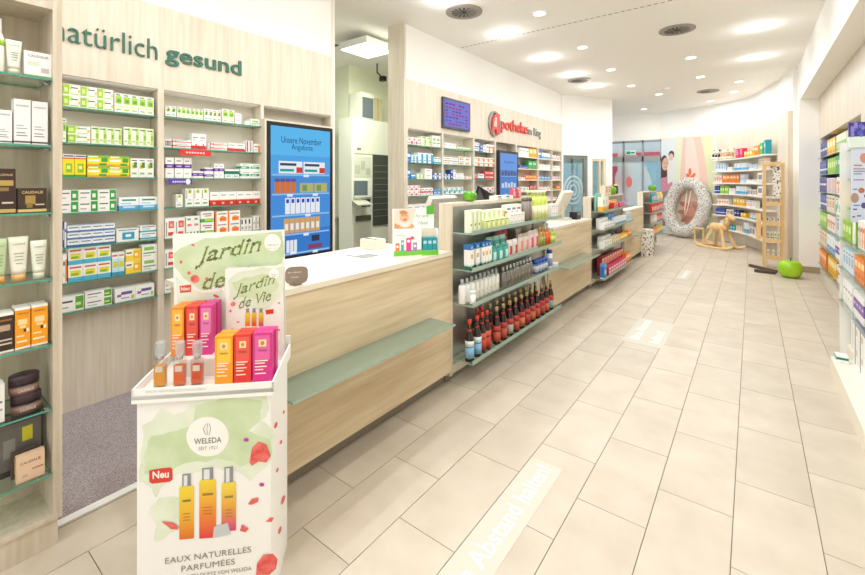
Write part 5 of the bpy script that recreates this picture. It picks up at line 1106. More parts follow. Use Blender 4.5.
def z5(x, y): return (x / 3.106 + 120, y / 3.106 + 390)
WC1 = noisy('watercolour_green', '#bcd0a0', '#d6e2c2', 9, .5, 0, 6, .3, .7); WC2 = noisy('watercolour_pale', '#d3dfc4', '#e6ecdc', 8, .5, 0, 5)
random.seed(5)
def jag(pts, k=3, a=6):
    out = []
    for (x0, y0), (x1, y1) in zip(pts, pts[1:] + pts[:1]):
        for i in range(k): t = i / k; out.append((x0 + (x1 - x0) * t + random.uniform(-a, a), y0 + (y1 - y0) * t + random.uniform(-a, a)))
    return out
body = [c for c in st.children][0]
mb = MB()
fdec(mb, [z5(*p) for p in jag([(60, 200), (75, 110), (130, 60), (170, 75), (200, 75), (235, 30), (330, 12), (455, 8), (468, 60), (440, 95), (478, 140), (482, 215), (400, 280), (370, 250), (300, 240), (180, 260), (110, 330), (90, 300), (65, 280)])], WC2, .0006)
fdec(mb, [z5(*p) for p in jag([(120, 330), (90, 380), (110, 420), (105, 470), (140, 460), (190, 420), (185, 330)], 3, 5)], WC2, .0005)
obj('watercolour_wash', mb, st)
mb = MB()
fdec(mb, [z5(*p) for p in jag([(75, 200), (100, 140), (150, 130), (215, 110), (240, 45), (320, 25), (440, 30), (440, 90), (400, 130), (470, 160), (470, 205), (380, 235), (300, 215), (200, 225), (130, 280), (80, 260)])], WC1, .0010)
obj('watercolour_deep', mb, st)
lg = obj('logo_disc', fdec(MB(), [z5(*p) for p in ell(272, 145, 66, 62, 0, 32)], M('#f3f2ec', .45), .0016), st)
def ftext(mb, pl_, t, p0, p1, hpx, m, o, bold=0.0, shear=0.0, ax=None):
    A = pl_.at(*p0, o); Bp = pl_.at(*p1, o); u = ax or (Bp - A); dpt = (A - EYE).dot(Vector((FV[0], FV[1], 0)))
    mb.text(t, A, u, UP_, (Bp - A).length, hpx * dpt / FPX, m, bold, shear)
mb = MB(); ftext(mb, pf, 'WELEDA', z5(230, 169), z5(315, 163), 5.6, M('#77786e', .5), .0022, .012); ftext(mb, pf, 'SEIT 1921', z5(244, 188), z5(302, 183), 3.4, M('#8d8e84', .5), .0022); obj('logo_lettering', mb, lg)
mb = MB()
for q in (-7, 0, 7): mb.tube([pf.at(*z5(272 + q * .6, 140), .0022), pf.at(*z5(270 + q * 1.7, 122), .0022), pf.at(*z5(272 + q * .7, 104), .0022)], .0008, M('#8d8e84', .5), 4)
obj('logo_figure', mb, lg)
nt_ = obj('red_tag', fdec(MB(), [z5(*p) for p in ((90, 250), (110, 246), (155, 240), (162, 244), (163, 278), (155, 285), (100, 291), (91, 286))], M('#d63a2c', .45), .0020), st)
mb = MB(); ftext(mb, pf, 'Neu', z5(101, 277), z5(152, 272), 7.6, M('#f6efe6', .5), .0026, .03); obj('tag_lettering', mb, nt_)
def grad(name, c0, c1, c2):
    m, nt, b, N, L = nodemat(name); tc = N('ShaderNodeTexCoord'); sp_ = N('ShaderNodeSeparateXYZ'); L(tc.outputs['Generated'], sp_.inputs[0])
    r = N('ShaderNodeValToRGB'); r.color_ramp.elements[0].color = lin(c0); r.color_ramp.elements[1].color = lin(c2); e_ = r.color_ramp.elements.new(.45); e_.color = lin(c1); L(sp_.outputs[2], r.inputs[0]); L(r.outputs[0], b.inputs['Base Color']); b.inputs['Roughness'].default_value = .4; return m
PERF = [grad('print_orange', '#d9661e', '#e8b02c', '#ead23a'), grad('print_red', '#d8343a', '#e58a2e', '#ead23a'), grad('print_pink', '#c8317a', '#e0983c', '#e9d54a')]
for k, (x0, x1, yt, yb_, cy) in enumerate(((184, 229, 300, 465, 262), (246, 298, 280, 462, 243), (315, 360, 288, 440, 240))):
    sl = -.07 * 1
    bt = obj('perfume_print', fdec(MB(), [z5(x0, yt + 6), z5(x0 + 4, yt), z5(x1 - 4, yt - 3), z5(x1, yt + 2), z5(x1, yb_ - 4), z5(x0, yb_)], PERF[k], .0020), st)
    mb = MB(); fdec(mb, [z5(x0 + 9, cy), z5(x1 - 9, cy - 3), z5(x1 - 9, yt - 2), z5(x0 + 9, yt)], M('#8d9092', .3), .0022); fdec(mb, [z5(x0 + 14, cy + 4), z5(x1 - 20, cy + 3), z5(x1 - 20, yt - 3), z5(x0 + 14, yt - 1)], M('#dfe2e2', .3), .0026); obj('cap_print', mb, bt)
    mb = MB(); fdec(mb, [z5(x0 + 10, yt + 42), z5(x1 - 9, yt + 39), z5(x1 - 9, yt + 46), z5(x0 + 10, yt + 49)], M('#8f7a3a', .5), .0026)
    for q in range(3): fdec(mb, [z5(x0 + 12, yt + 84 + q * 10), z5(x1 - 12, yt + 82 + q * 10), z5(x1 - 12, yt + 85 + q * 10), z5(x0 + 12, yt + 87 + q * 10)], M('#b0763a', .5), .0026)
    obj('label_print', mb, bt)
obj('glass_cap_print', fdec(MB(), [z5(*p) for p in ((288, 460), (292, 425), (335, 412), (343, 448))], M('#c2c8c8', .3), .0028), st)
PET = noisy('petal_red', '#d8453f', '#e8837a', 30, .5)
for pts in ([(402, 225), (410, 180), (430, 160), (455, 170), (468, 205), (455, 225), (430, 222), (410, 235)], [(422, 575), (425, 540), (445, 512), (475, 508), (490, 525), (485, 556), (462, 575)], [(128, 408), (165, 412), (182, 425), (180, 434), (158, 432)], [(397, 355), (410, 338), (430, 335), (428, 348), (408, 357)], [(452, 410), (466, 396), (478, 396), (472, 409)], [(372, 438), (378, 418), (400, 430), (390, 442)]):
    obj('petal_print', fdec(MB(), [z5(*p) for p in pts], PET, .0030), st)
for c in ((392, 155), (440, 294)): obj('petal_print', fdec(MB(), [z5(*p) for p in ell(*c, 8, 6)], M('#b04a9a', .5), .0026), st)
GT = M('#8f8a80', .5); mb = MB()
ftext(mb, pf, 'EAUX NATURELLES', z5(140, 541), z5(407, 504), 6.0, GT, .0020); ftext(mb, pf, 'PARFUMÉES', z5(190, 566), z5(357, 541), 7.4, GT, .0020); ftext(mb, pf, 'DIE NEUEN DÜFTE VON WELEDA', z5(160, 592), z5(408, 560), 4.6, GT, .0020); obj('front_lettering', mb, st)
# petals on the side face
psd = Plane(sp(WS, 0, 0), SD); mb = MB()
for (x, y, rx, ry) in ((276, 425, 1.4, 3.4), (281, 442, 1.2, 2.2), (277.5, 470, 1.0, 2.6), (283, 500, 1.6, 5), (280, 530, 1.4, 4), (284, 412, 1, 2)): dec(mb, psd, ell(x, y, rx, ry, .3), PET, .0012)
obj('side_petals', mb, st)['kind'] = 'stuff'
# tray
TR = M('#f1f0ec', .4); mb = MB()
sbox(mb, -.012, WS + .012, -.012, LS_ + .01, ZB, ZB + .014, TR)
sbox(mb, -.012, WS + .012, -.012, -.006, ZB - .012, ZB + .036, TR); sbox(mb, -.012, WS + .012, LS_ + .004, LS_ + .01, ZB, ZB + .09, TR)
for u0 in (-.012, WS + .006):
    q = [sp(u0, -.012, ZB), sp(u0, LS_ + .01, ZB), sp(u0, LS_ + .01, ZB + .055), sp(u0, .10, ZB + .045), sp(u0, -.012, ZB + .036)]
    mb.slab(q, SD, .006, TR)
tr = obj('tray', mb, st)
pt = Plane(sp(0, -.012, 0), SN); mb = MB(); ftext(mb, pt, 'EAUX NATURELLES PARFUMÉES', (146, 393), (206, 390), 2.6, M('#c2c0ba', .5), .0012); obj('tray_lettering', mb, tr)
obj('step_block', sbox(MB(), .085, .245, .115, .26, ZB + .0145, .865, TR), st)
ZT = ZB + .0145
# header boards
pr_ = Plane(sp(0, LS_ - .012, 0), SN)
def board(name, pl_, pts, t=.004):
    q = [pl_.at(x, y) for x, y in pts][::-1]; return obj(name, MB().slab(q, SN, t, M('#edeee6', .45)), st)
hb = board('header_board', pr_, [(173, 234), (284.5, 229.5), (286.5, 372), (176, 372)])
o1 = .0048
mb = MB(); dec(mb, pr_, jag([(174, 254), (195, 240), (225, 237), (283, 231), (284, 262), (260, 268), (226, 266), (224, 285), (200, 290), (176, 270)], 3, 2), WC1, o1); dec(mb, pr_, jag([(175, 275), (195, 292), (222, 290), (222, 310), (195, 305), (176, 312)], 3, 2), WC2, o1); obj('watercolour_print', mb, hb)
LEAF = noisy('leaf_lettering', '#4c6a2c', '#8aa24c', 60, .5)
def leafy(pl_, words, o, par, s=1.0):
    mb = MB()
    for t, p0, p1, h_ in words: ftext(mb, pl_, t, p0, p1, h_, LEAF, o, -.008, .28)
    obj('leaf_lettering', mb, par)['kind'] = 'stuff'; nl = len(mb.v); src = list(mb.v); mb = MB(); uu = SD
    for i in range(0, nl, max(1, int(nl / (150 * s)))):
        c = src[i] + SN * .0005; L_ = .0058 * s * random.uniform(.7, 1.3); a = random.uniform(0, 2 * PI); d1_ = uu * math.cos(a) + UP_ * math.sin(a); d2_ = uu * -math.sin(a) + UP_ * math.cos(a)
        mb.poly([c - d1_ * L_, c + d2_ * L_ * .4, c + d1_ * L_, c - d2_ * L_ * .4], M(random.choice(['#4f6e2c', '#6f8f3c', '#8fa850', '#7a5a44']), .5))
    obj('leaf_print', mb, par)['kind'] = 'stuff'
leafy(pr_, [('Jardin', (196, 268), (261, 255), 19), ('de Vie', (203, 290), (262, 280), 15)], o1 + .0004, hb)
mb = MB()
for x, y, a, b_ in ((195, 279, 4.5, 4), (189, 273, 1.8, 1.8), (207, 279, 2, 1.6), (193, 245, 2, 1), (216, 296, 3, 1.4), (250, 240, 1.6, 1), (181, 262, 1.4, 1.8)): dec(mb, pr_, ell(x, y, a, b_, .4), PET, o1 + .0006)
obj('petal_print', mb, hb)['kind'] = 'stuff'
lg = obj('logo_disc', dec(MB(), pr_, ell(272.5, 242.5, 8.2, 8.6, 0, 24), M('#f6f5f0', .45), o1 + .0008), hb)
mb = MB(); ftext(mb, pr_, 'WELEDA', (267, 246.2), (278.5, 245.7), 2, M('#9a9a92', .5), o1 + .0014); ftext(mb, pr_, 'SEIT 1921', (268.5, 249.3), (277, 248.9), 1.5, M('#b0b0a8', .5), o1 + .0014); obj('logo_lettering', mb, lg)
tg = obj('red_tag', dec(MB(), pr_, [(179.5, 286), (191, 284.5), (191, 292), (180, 293)], M('#d0563c', .45), o1 + .0008), hb)
mb = MB(); ftext(mb, pr_, 'Neu', (181, 291), (189.5, 290), 3.6, M('#f8efe8', .5), o1 + .0014, .02); obj('tag_lettering', mb, tg)
p2_ = Plane(sp(0, LS_ - .05, 0), SN)
cb = board('front_card', p2_, [(225.5, 268.5), (283, 265), (284.5, 360), (226.5, 360)])
mb = MB(); dec(mb, p2_, jag([(228, 280), (240, 271), (262, 268), (282, 267), (282, 300), (262, 310), (245, 305), (230, 300)], 3, 1.5), WC2, o1); dec(mb, p2_, jag([(232, 284), (250, 276), (270, 274), (280, 285), (266, 300), (240, 296)], 3, 1.5), WC1, o1 + .0003); obj('watercolour_print', mb, cb)
leafy(p2_, [('Jardin', (234, 299), (275, 286), 13), ('de Vie', (239, 309), (271, 300), 10)], o1 + .0006, cb, .7)
for k, x in enumerate((247.5, 254, 261)): obj('perfume_print', dec(MB(), p2_, [(x - 2.4, 313), (x + 2.4, 312.5), (x + 2.4, 326), (x - 2.4, 326)], PERF[k], o1 + .0008), cb); obj('cap_print', dec(MB(), p2_, [(x - 1.6, 308.5), (x + 1.6, 308.3), (x + 1.6, 312.6), (x - 1.6, 312.8)], M('#8d8f92', .3), o1 + .0008), cb)
tg = obj('red_tag', dec(MB(), p2_, [(265.5, 310), (273.5, 309), (273.5, 313.6), (266, 314.4)], M('#d63a2c', .45), o1 + .0008), cb)
mb = MB()
for x, y, a, b_ in ((233, 304, 2.4, 2.6), (230.5, 311, 1, 1.4), (238, 322, 1.6, .8), (279, 303, .8, 1.2), (262, 279, .8, .8), (232, 330, 1.2, 1.6), (279, 330, 1.2, .9)): dec(mb, p2_, ell(x, y, a, b_, .4, 10), PET, o1 + .0008)
obj('petal_print', mb, cb)['kind'] = 'stuff'
lg = obj('logo_disc', dec(MB(), p2_, ell(274, 273.5, 5, 5, 0, 20), M('#f6f5f0', .45), o1 + .0008), cb)
mb = MB(); ftext(mb, p2_, 'WELEDA', (270.6, 275.5), (277.6, 275.1), 1.3, M('#9a9a92', .5), o1 + .0014); obj('logo_lettering', mb, lg)
# cartons in the tray
def pbox(px0, px1, yt, v, z, d, c, c2, label, n=1, fl='#f0d9a8', dark='#7a3a2a'):
    """a perfume carton (print facing the front of the stand) and n-1 more behind it"""
    pl_ = Plane(sp(0, v, 0), SN); A = pl_.at(px0, yt); Bp = pl_.at(px1, yt); ua = (A - C0).dot(SD); ub = (Bp - C0).dot(SD); wd = ub - ua - .002; h = A.z - z
    for k in range(n):
        c0 = sp((ua + ub) / 2 + (.004 if k else 0), v + d / 2 + k * (d + .003), z + .0006)
        e = empty('perfume_carton', c0, label if k == 0 else label.replace(', front one', ', one standing behind'), 'carton', None if n == 1 else 'perfume cartons in the tray', SROT)
        link('box', carton(wd, d, h, (c, [(.12, .88, .45, .95, c2), (.3, .7, .72, .86, fl)])).mesh('box'), e)
        mb = MB(); x_ = d / 2 + .0006
        mb.text('WELEDA', (x_, -wd * .24, h * .62), (0, 1, 0), (0, 0, 1), wd * .48, h * .04, M(dark, .5), .01)
        for q, (l, vv) in enumerate(((.66, .42), (.5, .37), (.6, .30), (.42, .24), (.55, .16))): mb.box(x_ - .0003, x_, -wd * .38, -wd * .38 + wd * l, h * vv, h * (vv + .022), M('#fbe6d4', .5))
        link('lettering', mb.mesh('t'), e)['kind'] = 'stuff'
        link('emblem', MB().poly([(x_, wd * .10 * math.cos(2 * PI * i / 14), h * .79 + wd * .12 * math.sin(2 * PI * i / 14)) for i in range(14)], M('#c98a3a', .5)).mesh('em'), e)
pbox(214.5, 233, 337, .040, ZT, .035, '#f29a1e', '#f6c23c', 'orange perfume carton on the tray floor, front one', 2)
pbox(233.8, 251.5, 335, .040, ZT, .035, '#d9362c', '#e4574a', 'red perfume carton on the tray floor, front one', 2)
pbox(252.3, 272.5, 333.5, .040, ZT, .035, '#cf2f84', '#dd62a0', 'pink perfume carton on the tray floor, front one', 2)
pbox(170.5, 184, 308, .15, .865, .042, '#f08a1e', '#f4b43a', 'orange perfume carton on the raised step, front one', 2)
pbox(185.5, 198.3, 307, .15, .865, .042, '#d83a2e', '#e4574a', 'red perfume carton on the raised step, front one', 2)
pbox(199.3, 212.5, 306, .15, .865, .042, '#d23a8c', '#e07ab0', 'pink perfume carton on the raised step, front one', 2)
# tester bottles
JU = [('#e39a1c', 'amber'), ('#e2662a', 'orange red'), ('#d8562e', 'coral')]
for k, px in enumerate((160.5, 180, 197.5)):
    pl_ = Plane(sp(0, .055, 0), SN); A = pl_.at(px, 380); u_ = (A - C0).dot(SD)
    zt = pl_.at(px, 341).z; h = zt - ZT
    e = empty('perfume_tester', sp(u_, .055, ZT + .0006), f'clear capped perfume tester with {JU[k][1]} juice in the tray', 'bottle', 'perfume testers in the tray', SROT)
    w_ = .019
    link('bottle_body', B(-.011, .011, -w_, w_, 0, h * .60, glass('tester_glass', '#f6f4f0')).mesh('b'), e)
    link('juice', B(-.0095, .0095, -w_ + .002, w_ - .002, .004, h * .46, M(JU[k][0], .15, 0, .4)).mesh('j'), e)
    link('label', B(.0112, .0118, -w_ * .62, w_ * .62, h * .33, h * .46, M('#c9c0ae', .4)).mesh('l'), e)
    link('collar', MB().lathe([(.011, h * .60), (.011, h * .70)], M('#c9cccc', .25, .7), n=12).mesh('c'), e)
    link('cap', MB().lathe([(.016, h * .68), (.017, h * .72), (.017, h * .95), (.015, h)], frosted('tester_cap', '#c3cacd', .42), n=14).mesh('c'), e)
# ================================================================== FLOOR MARKERS
STK = M('#cbc6b8', .4); SWT = M('#f1efe6', .5)
for (xa, xb, ya, yb, lines, lb) in ((-.975, -.80, 1.02, 2.21, ['Bitte Abstand halten!'], 'cream floor sticker with white words nearest the camera'), (-1.0, -.655, 4.34, 5.17, ['Bitte Abstand', 'halten!'], 'cream floor sticker with white words in mid aisle'), (-.965, -.80, 7.60, 8.44, ['Bitte Abstand halten!'], 'small cream floor sticker farthest down the aisle')):
    e = empty('floor_sticker', ((xa + xb) / 2, (ya + yb) / 2, 0), lb, 'floor sticker', 'distance stickers on the floor')
    obj('film', B(xa, xb, ya, yb, .0003, .0012, STK), e); mb = MB(); n = len(lines); hh = (xb - xa) / n
    for i, t in enumerate(lines):
        L_ = (yb - ya) * (.82 if i == 0 else .45); mb = MB(); mb.text(t, (xa + hh * (i + .75), yb - .035 - (yb - ya) * .82, .0016), (0, 1, 0), (-1, 0, 0), L_, hh * .50, SWT, .012); obj('lettering', mb, e)
# ================================================================== BABY CORNER
mu = empty('wall_mural', (CV[0] + CV[10]) / 2, 'photo mural of a mother with child and a baby foot', 'mural')
obj('print_panel', strip(MB(), .0, SM, 0, 2.78, -.018, .0, M('#e9e4d0', .6), 14), mu)
pA_, pB_ = cpt(.02)[0], cpt(SM - .02)[0]; dM = (pB_ - pA_).normalized(); nM = Vector((dM.y, -dM.x, 0)); nM = nM if nM.y < 0 else -nM
class CurveP:                        # prints lie on the curved panel itself
    def at(s, px, py, off=0.0):
        sv = cs_px(px); p, d_, n_ = cpt(sv); q = p + n_ * (off + .0005); dpt = q.x * FV[0] + q.y * FV[1]
        return Vector((q.x, q.y, CH - (py - HY) * dpt / FPX))
cvp = CurveP()
def sub(pts, k=4): return [(x0 + (x1 - x0) * i / k, y0 + (y1 - y0) * i / k) for (x0, y0), (x1, y1) in zip(pts, pts[1:] + pts[:1]) for i in range(k)]
def mdec(name, pts, c, o): return obj(name, dec(MB(), cvp, pts, noisy('mural_' + c[1:], c, c, 3) if False else M(c, .6), o), mu)
mdec('print_backdrop', sub([(660, 141), (675, 139), (675, 232), (660, 230)]), '#dfe6ea', .001)
mdec('print_lawn', sub([(675, 139), (682, 138), (681, 238), (675, 236)]), '#e2e6c6', .001)
mdec('print_lawn', sub([(700, 137), (713, 135.5), (713, 240), (700, 239)]), '#dce2b4', .001)
mdec('print_leg', sub([(683, 138), (701, 136.5), (706, 165), (709, 190), (707, 214), (700, 226), (688, 228), (680, 215), (679, 190), (681, 165)], 2), '#e9c6b6', .003)
mdec('print_leg_light', sub([(686, 138), (694, 137.5), (699, 165), (701, 186), (694, 196), (687, 184), (685, 165)], 2), '#f0d6ca', .005)
mdec('print_hand', ell(693, 214, 11, 13, .2, 18), '#dba08e', .006)
for x, y, a, b_, r_ in ((685, 205, 6, 2.4, .5), (687, 219, 6.5, 2.4, -.3), (694, 221, 6, 2.2, -.6), (696, 208, 5, 2, .9), (683, 212, 5, 2.2, .1)): mdec('print_finger', ell(x, y, a, b_, r_, 10), '#d08a76', .008)
for x, y in ((690, 172), (693, 176), (688.5, 177)): mdec('print_flower', ell(x, y, 1.6, 4.0, (x - 690) * .25, 10), '#e0744a', .007)
for pts, c, o in ((ell(663.5, 170, 4.6, 15, .08, 18), '#4a342e', .003), (ell(665.5, 164, 3.4, 6.6, .12, 16), '#dcb39c', .005), (ell(671.5, 155, 2.9, 4.4, .1, 14), '#4f3a30', .004), (ell(671.2, 157, 2.4, 3.6, .1, 14), '#e2bda6', .006), (sub([(667, 166), (674, 160), (675, 180), (668, 184)], 2), '#e6e2de', .005), (sub([(661, 178), (672, 176), (674, 205), (662, 208)], 2), '#c98a9a', .004), (sub([(662, 192), (671, 190), (670, 225), (662, 226)], 2), '#8d8078', .0045)): mdec('print_figure', pts, c, o)
for x, y in ((664.4, 163), (667, 163)): mdec('print_eye', ell(x, y, .5, .5, 0, 8), '#3a2a24', .008)
mdec('print_mouth', ell(665.8, 167, 1.1, .5, .1, 8), '#b8605a', .008)
# big woven ring
RC = cpt(cs_px(692), .42)[0]; tg_ = cpt(cs_px(692))[1]; nn = cpt(cs_px(692))[2]
rx, rz, rr = .49, .67, .165
tilt = (UP_ * .97 - nn * .22).normalized()
e = empty('woven_ring', (RC.x, RC.y, 0), 'big oval ring wrapped in white speckled yarn leaning at the mural', 'ring')
vs = []; fs = []; n1, n2 = 48, 12
for i in range(n1):
    a = 2 * PI * i / n1; c = RC + tg_ * (rx * math.cos(a)) + tilt * (rz + rr * 1.02 + rz * math.sin(a)); rad = (tg_ * math.cos(a) + tilt * math.sin(a)).normalized(); ax = tg_.cross(tilt).normalized()
    for j in range(n2):
        b = 2 * PI * j / n2; k = rr * (1 + .05 * ((i * 7 + j * 5) % 4 - 1.5)); vs.append(c + rad * (k * math.cos(b)) + ax * (k * math.sin(b)))
for i in range(n1):
    for j in range(n2): fs.append((i * n2 + j, i * n2 + (j + 1) % n2, ((i + 1) % n1) * n2 + (j + 1) % n2, ((i + 1) % n1) * n2 + j))
YARN = noisy('speckled_yarn', '#6f6a64', '#e4dfd6', 44, .9, .6, 3, .38, .53)
obj('yarn_ring', MB().add(vs, fs, YARN, True), e)
mb = MB()
for q in (-.06, .07): mb.tube([RC + tg_ * q + tilt * (2 * rz + rr) , RC + tg_ * (q * .6) + tilt * (rz * 1.15), RC + tg_ * (q * .2) + tilt * (rz * .95)], .012, M('#e9e0cc', .8), 6)
obj('hanging_cord', mb, e)
# lantern frame
b0 = onz(699, 242.5); e = empty('wooden_lantern', (b0.x, b0.y, 0), 'small open wooden lantern frame on the floor by the ring', 'lantern')
for i in (-1, 1):
    for j in (-1, 1): obj('post', B(b0.x + i * .09 - .012, b0.x + i * .09 + .012, b0.y + j * .09 - .012, b0.y + j * .09 + .012, .02, .34, PINE), e)
for z in (0, .34): obj('frame', B(b0.x - .11, b0.x + .11, b0.y - .11, b0.y + .11, z, z + .022, PINE), e)
# rocking horse
hb_ = onz(719, 248); hx, hy = hb_.x, hb_.y; HS = .74
e = empty('rocking_horse', (hx, hy, 0), 'light wooden rocking horse on curved runners beside the shelves', 'rocking horse')
hd = Vector((.82, -.57, 0)).normalized(); hs = Vector((-hd.y, hd.x, 0))
def hp(a, b, z): return Vector((hx, hy, 0)) + hd * (a * HS) + hs * (b * HS) + UP_ * (z * HS)
for b in (-.27, .27):
    pts = [hp(-.62 + 1.24 * i / 8, b, .025 + .10 * (2 * i / 8 - 1) ** 4) for i in range(9)]; obj('runner', MB().tube(pts, .03, PINEY, 8), e)
for a in (-.3, .3): obj('cross_bar', MB().bar(hp(a, -.29, .06), hp(a, .29, .06), .06, .04, PINEY), e)
for a, b in ((-.34, -.25), (-.34, .25), (.34, -.25), (.34, .25)): obj('leg', MB().bar(hp(a, b, .05), hp(a * .42, b * .45, .60), .055, .055, PINE), e)
obj('body', MB().tube([hp(-.26, 0, .62), hp(-.2, 0, .64), hp(0, 0, .63), hp(.2, 0, .65), hp(.27, 0, .66)], [.07, .10, .105, .10, .06], PINE, 10), e)
obj('neck', MB().tube([hp(.18, 0, .66), hp(.27, 0, .85), hp(.30, 0, .98)], [.075, .06, .05], PINE, 8), e)
hd_ = obj('head', MB().tube([hp(.24, 0, 1.0), hp(.33, 0, 1.0), hp(.45, 0, .92), hp(.49, 0, .89)], [.05, .06, .045, .035], PINE, 8), e)
for b in (-.03, .03): obj('ear', MB().tube([hp(.27, b, 1.04), hp(.26, b * 1.3, 1.12)], [.02, .005], PINE, 6), hd_)
obj('handle', MB().tube([hp(.26, -.16, .90), hp(.26, .16, .90)], .015, PINEY, 8), e)
obj('tail', MB().tube([hp(-.26, 0, .66), hp(-.36, 0, .60), hp(-.40, 0, .42)], [.03, .025, .008], M('#e9e2d0', .9), 6), e)
# curved shelf boards
sh = empty('baby_shelves', cpt((SM + CS[-1]) / 2)[0], 'seven curved white shelves along the pale wood wall', 'shelf')
SA, SB_ = cs_px(719.5), cs_px(779)
CZ = [2.07, 1.78, 1.485, 1.217, .945, .68, .335]
for k, z in enumerate(CZ): obj('shelf_board', strip(MB(), SA + (.0 if k < 6 else .12), SB_, z - .03, z, .001, .26, M('#f1ece0', .5), 24), sh)
obj('end_upright', strip(MB(), cs_px(780.5), CS[-1], 0, 2.78, .001, .05, WOODV, 4), sh)
CUR = 'of curved shelves'
def crow(k, px0, px1, h, n, stk, des, words, d=.10, o=.20):
    s0, s1 = cs_px(px0), cs_px(px1)
    p = (s1 - s0) / n; lb = f'{words}, {ORD[k]} level {CUR}'
    for i in range(n):
        q, dv, nv = cpt(s0 + (i + .5) * p, o - d / 2)
        for j in range(stk): put_box(des, p * .80 - .004, d, h - .002, (q.x, q.y, CZ[k] + .0007 + j * h), math.atan2(nv.y, nv.x), plab(lb, pos(i, n, j, stk)), lb if n * stk > 1 else None)
def plush(px, k, col, spot, label, s=1.0):
    q, dv, nv = cpt(cs_px(px), .13); e = empty('plush_toy', (q.x, q.y, CZ[k] + .0007), label, 'plush toy', None, math.atan2(nv.y, nv.x))
    C, Sp = M(col, .9), M(spot, .9)
    link('body', MB().ball((0, 0, .10 * s), .10 * s, C, sq=(.9, .95, 1)).mesh('b'), e)
    hdm = link('head', MB().ball((.03 * s, 0, .25 * s), .085 * s, C, sq=(1, 1.05, .9)).mesh('h'), e)
    link('muzzle', MB().ball((.10 * s, 0, .23 * s), .04 * s, M('#f0d8c4', .9), 10, 6).mesh('m'), hdm)
    for b in (-1, 1):
        link('ear', MB().ball((.0, b * .085 * s, .31 * s), .034 * s, Sp, 8, 6, (.5, 1.2, .9)).mesh('e'), hdm)
        link('eye', MB().ball((.105 * s, b * .035 * s, .275 * s), .011 * s, DARK, 6, 5).mesh('y'), hdm)
        link('arm', MB().ball((.05 * s, b * .10 * s, .14 * s), .04 * s, Sp, 8, 6, (.9, .8, 1.4)).mesh('a'), e)
        link('leg', MB().ball((.11 * s, b * .06 * s, .045 * s), .045 * s, C, 8, 6, (1.4, .9, 1)).mesh('g'), e)
    link('spot', MB().ball((.07 * s, .02 * s, .12 * s), .045 * s, Sp, 8, 6, (.8, 1, 1)).mesh('s'), e)
plush(721, 0, '#efe9e0', '#2f2a2a', 'black and white plush cow on the top curved shelf', .78)
plush(729.5, 0, '#f0e6d4', '#d8a878', 'cream plush animal beside the plush cow', .78); plush(737.5, 0, '#efe2ce', '#c98a5a', 'cream plush animal with brown ears beside the pink pack', .78)
crow(0, 744.5, 752.5, .23, 2, 1, 'crimson_carton', 'crimson carton'); crow(0, 754, 763, .14, 3, 1, 'yellow_carton', 'low yellow carton'); crow(0, 764.5, 770.5, .22, 1, 1, 'orange_carton', 'orange carton'); crow(0, 771, 775, .25, 1, 1, 'emerald_carton', 'green carton'); crow(0, 775.8, 778.3, .29, 1, 1, 'teal_carton', 'teal carton')
crow(1, 721, 733, .20, 4, 1, 'pale_blue', 'pale blue carton'); crow(1, 734.5, 741, .10, 3, 1, 'plain_white', 'low white carton'); crow(1, 743, 757, .17, 5, 1, 'skyblue_white', 'sky blue and white carton'); crow(1, 759, 767, .12, 3, 1, 'pale_blue', 'low pale blue carton'); crow(1, 770, 777, .22, 2, 1, 'beige_pack', 'beige carton')
crow(2, 720, 728, .20, 3, 1, 'coral_white', 'coral and white carton'); crow(2, 729, 748.5, .20, 5, 1, 'orange_carton', 'orange carton'); crow(2, 749.5, 754, .20, 2, 1, 'pale_blue', 'pale blue carton'); crow(2, 756, 768, .08, 4, 1, 'plain_white', 'low white carton')
crow(3, 720, 725.5, .19, 2, 1, 'navy_carton', 'navy carton'); crow(3, 726.5, 736, .18, 4, 1, 'lime_carton', 'lime carton'); crow(3, 737, 744, .14, 3, 1, 'plain_white', 'white carton'); crow(3, 745, 757, .19, 5, 1, 'skyblue_white', 'sky blue and white carton'); crow(3, 758, 769, .13, 4, 1, 'plum_dark', 'dusky patterned carton')
crow(4, 722, 737, .13, 5, 1, 'coral_white', 'low coral carton'); crow(4, 742, 755, .17, 4, 1, 'yellow_carton', 'yellow carton'); crow(4, 756, 766, .15, 4, 1, 'orange_white', 'orange and white carton')
crow(5, 721, 732, .16, 4, 1, 'navy_carton', 'navy carton'); crow(5, 733.5, 742, .15, 2, 1, 'plum_dark', 'dusky patterned carton'); crow(5, 743, 749, .16, 2, 1, 'deep_blue', 'deep blue carton'); crow(5, 750, 756, .11, 2, 1, 'yellow_carton', 'low yellow carton'); crow(5, 760, 766, .14, 2, 1, 'aqua_wide', 'aqua and white carton')
crow(6, 726, 733, .20, 2, 1, 'plain_white', 'white carton'); crow(6, 734, 744, .11, 3, 1, 'teal_carton', 'low teal carton'); crow(6, 745, 752, .13, 2, 1, 'beige_pack', 'beige carton'); crow(6, 753.5, 759, .24, 2, 1, 'skyblue_white', 'sky blue and white carton'); crow(6, 760, 766, .18, 2, 1, 'plum_dark', 'dusky patterned carton')
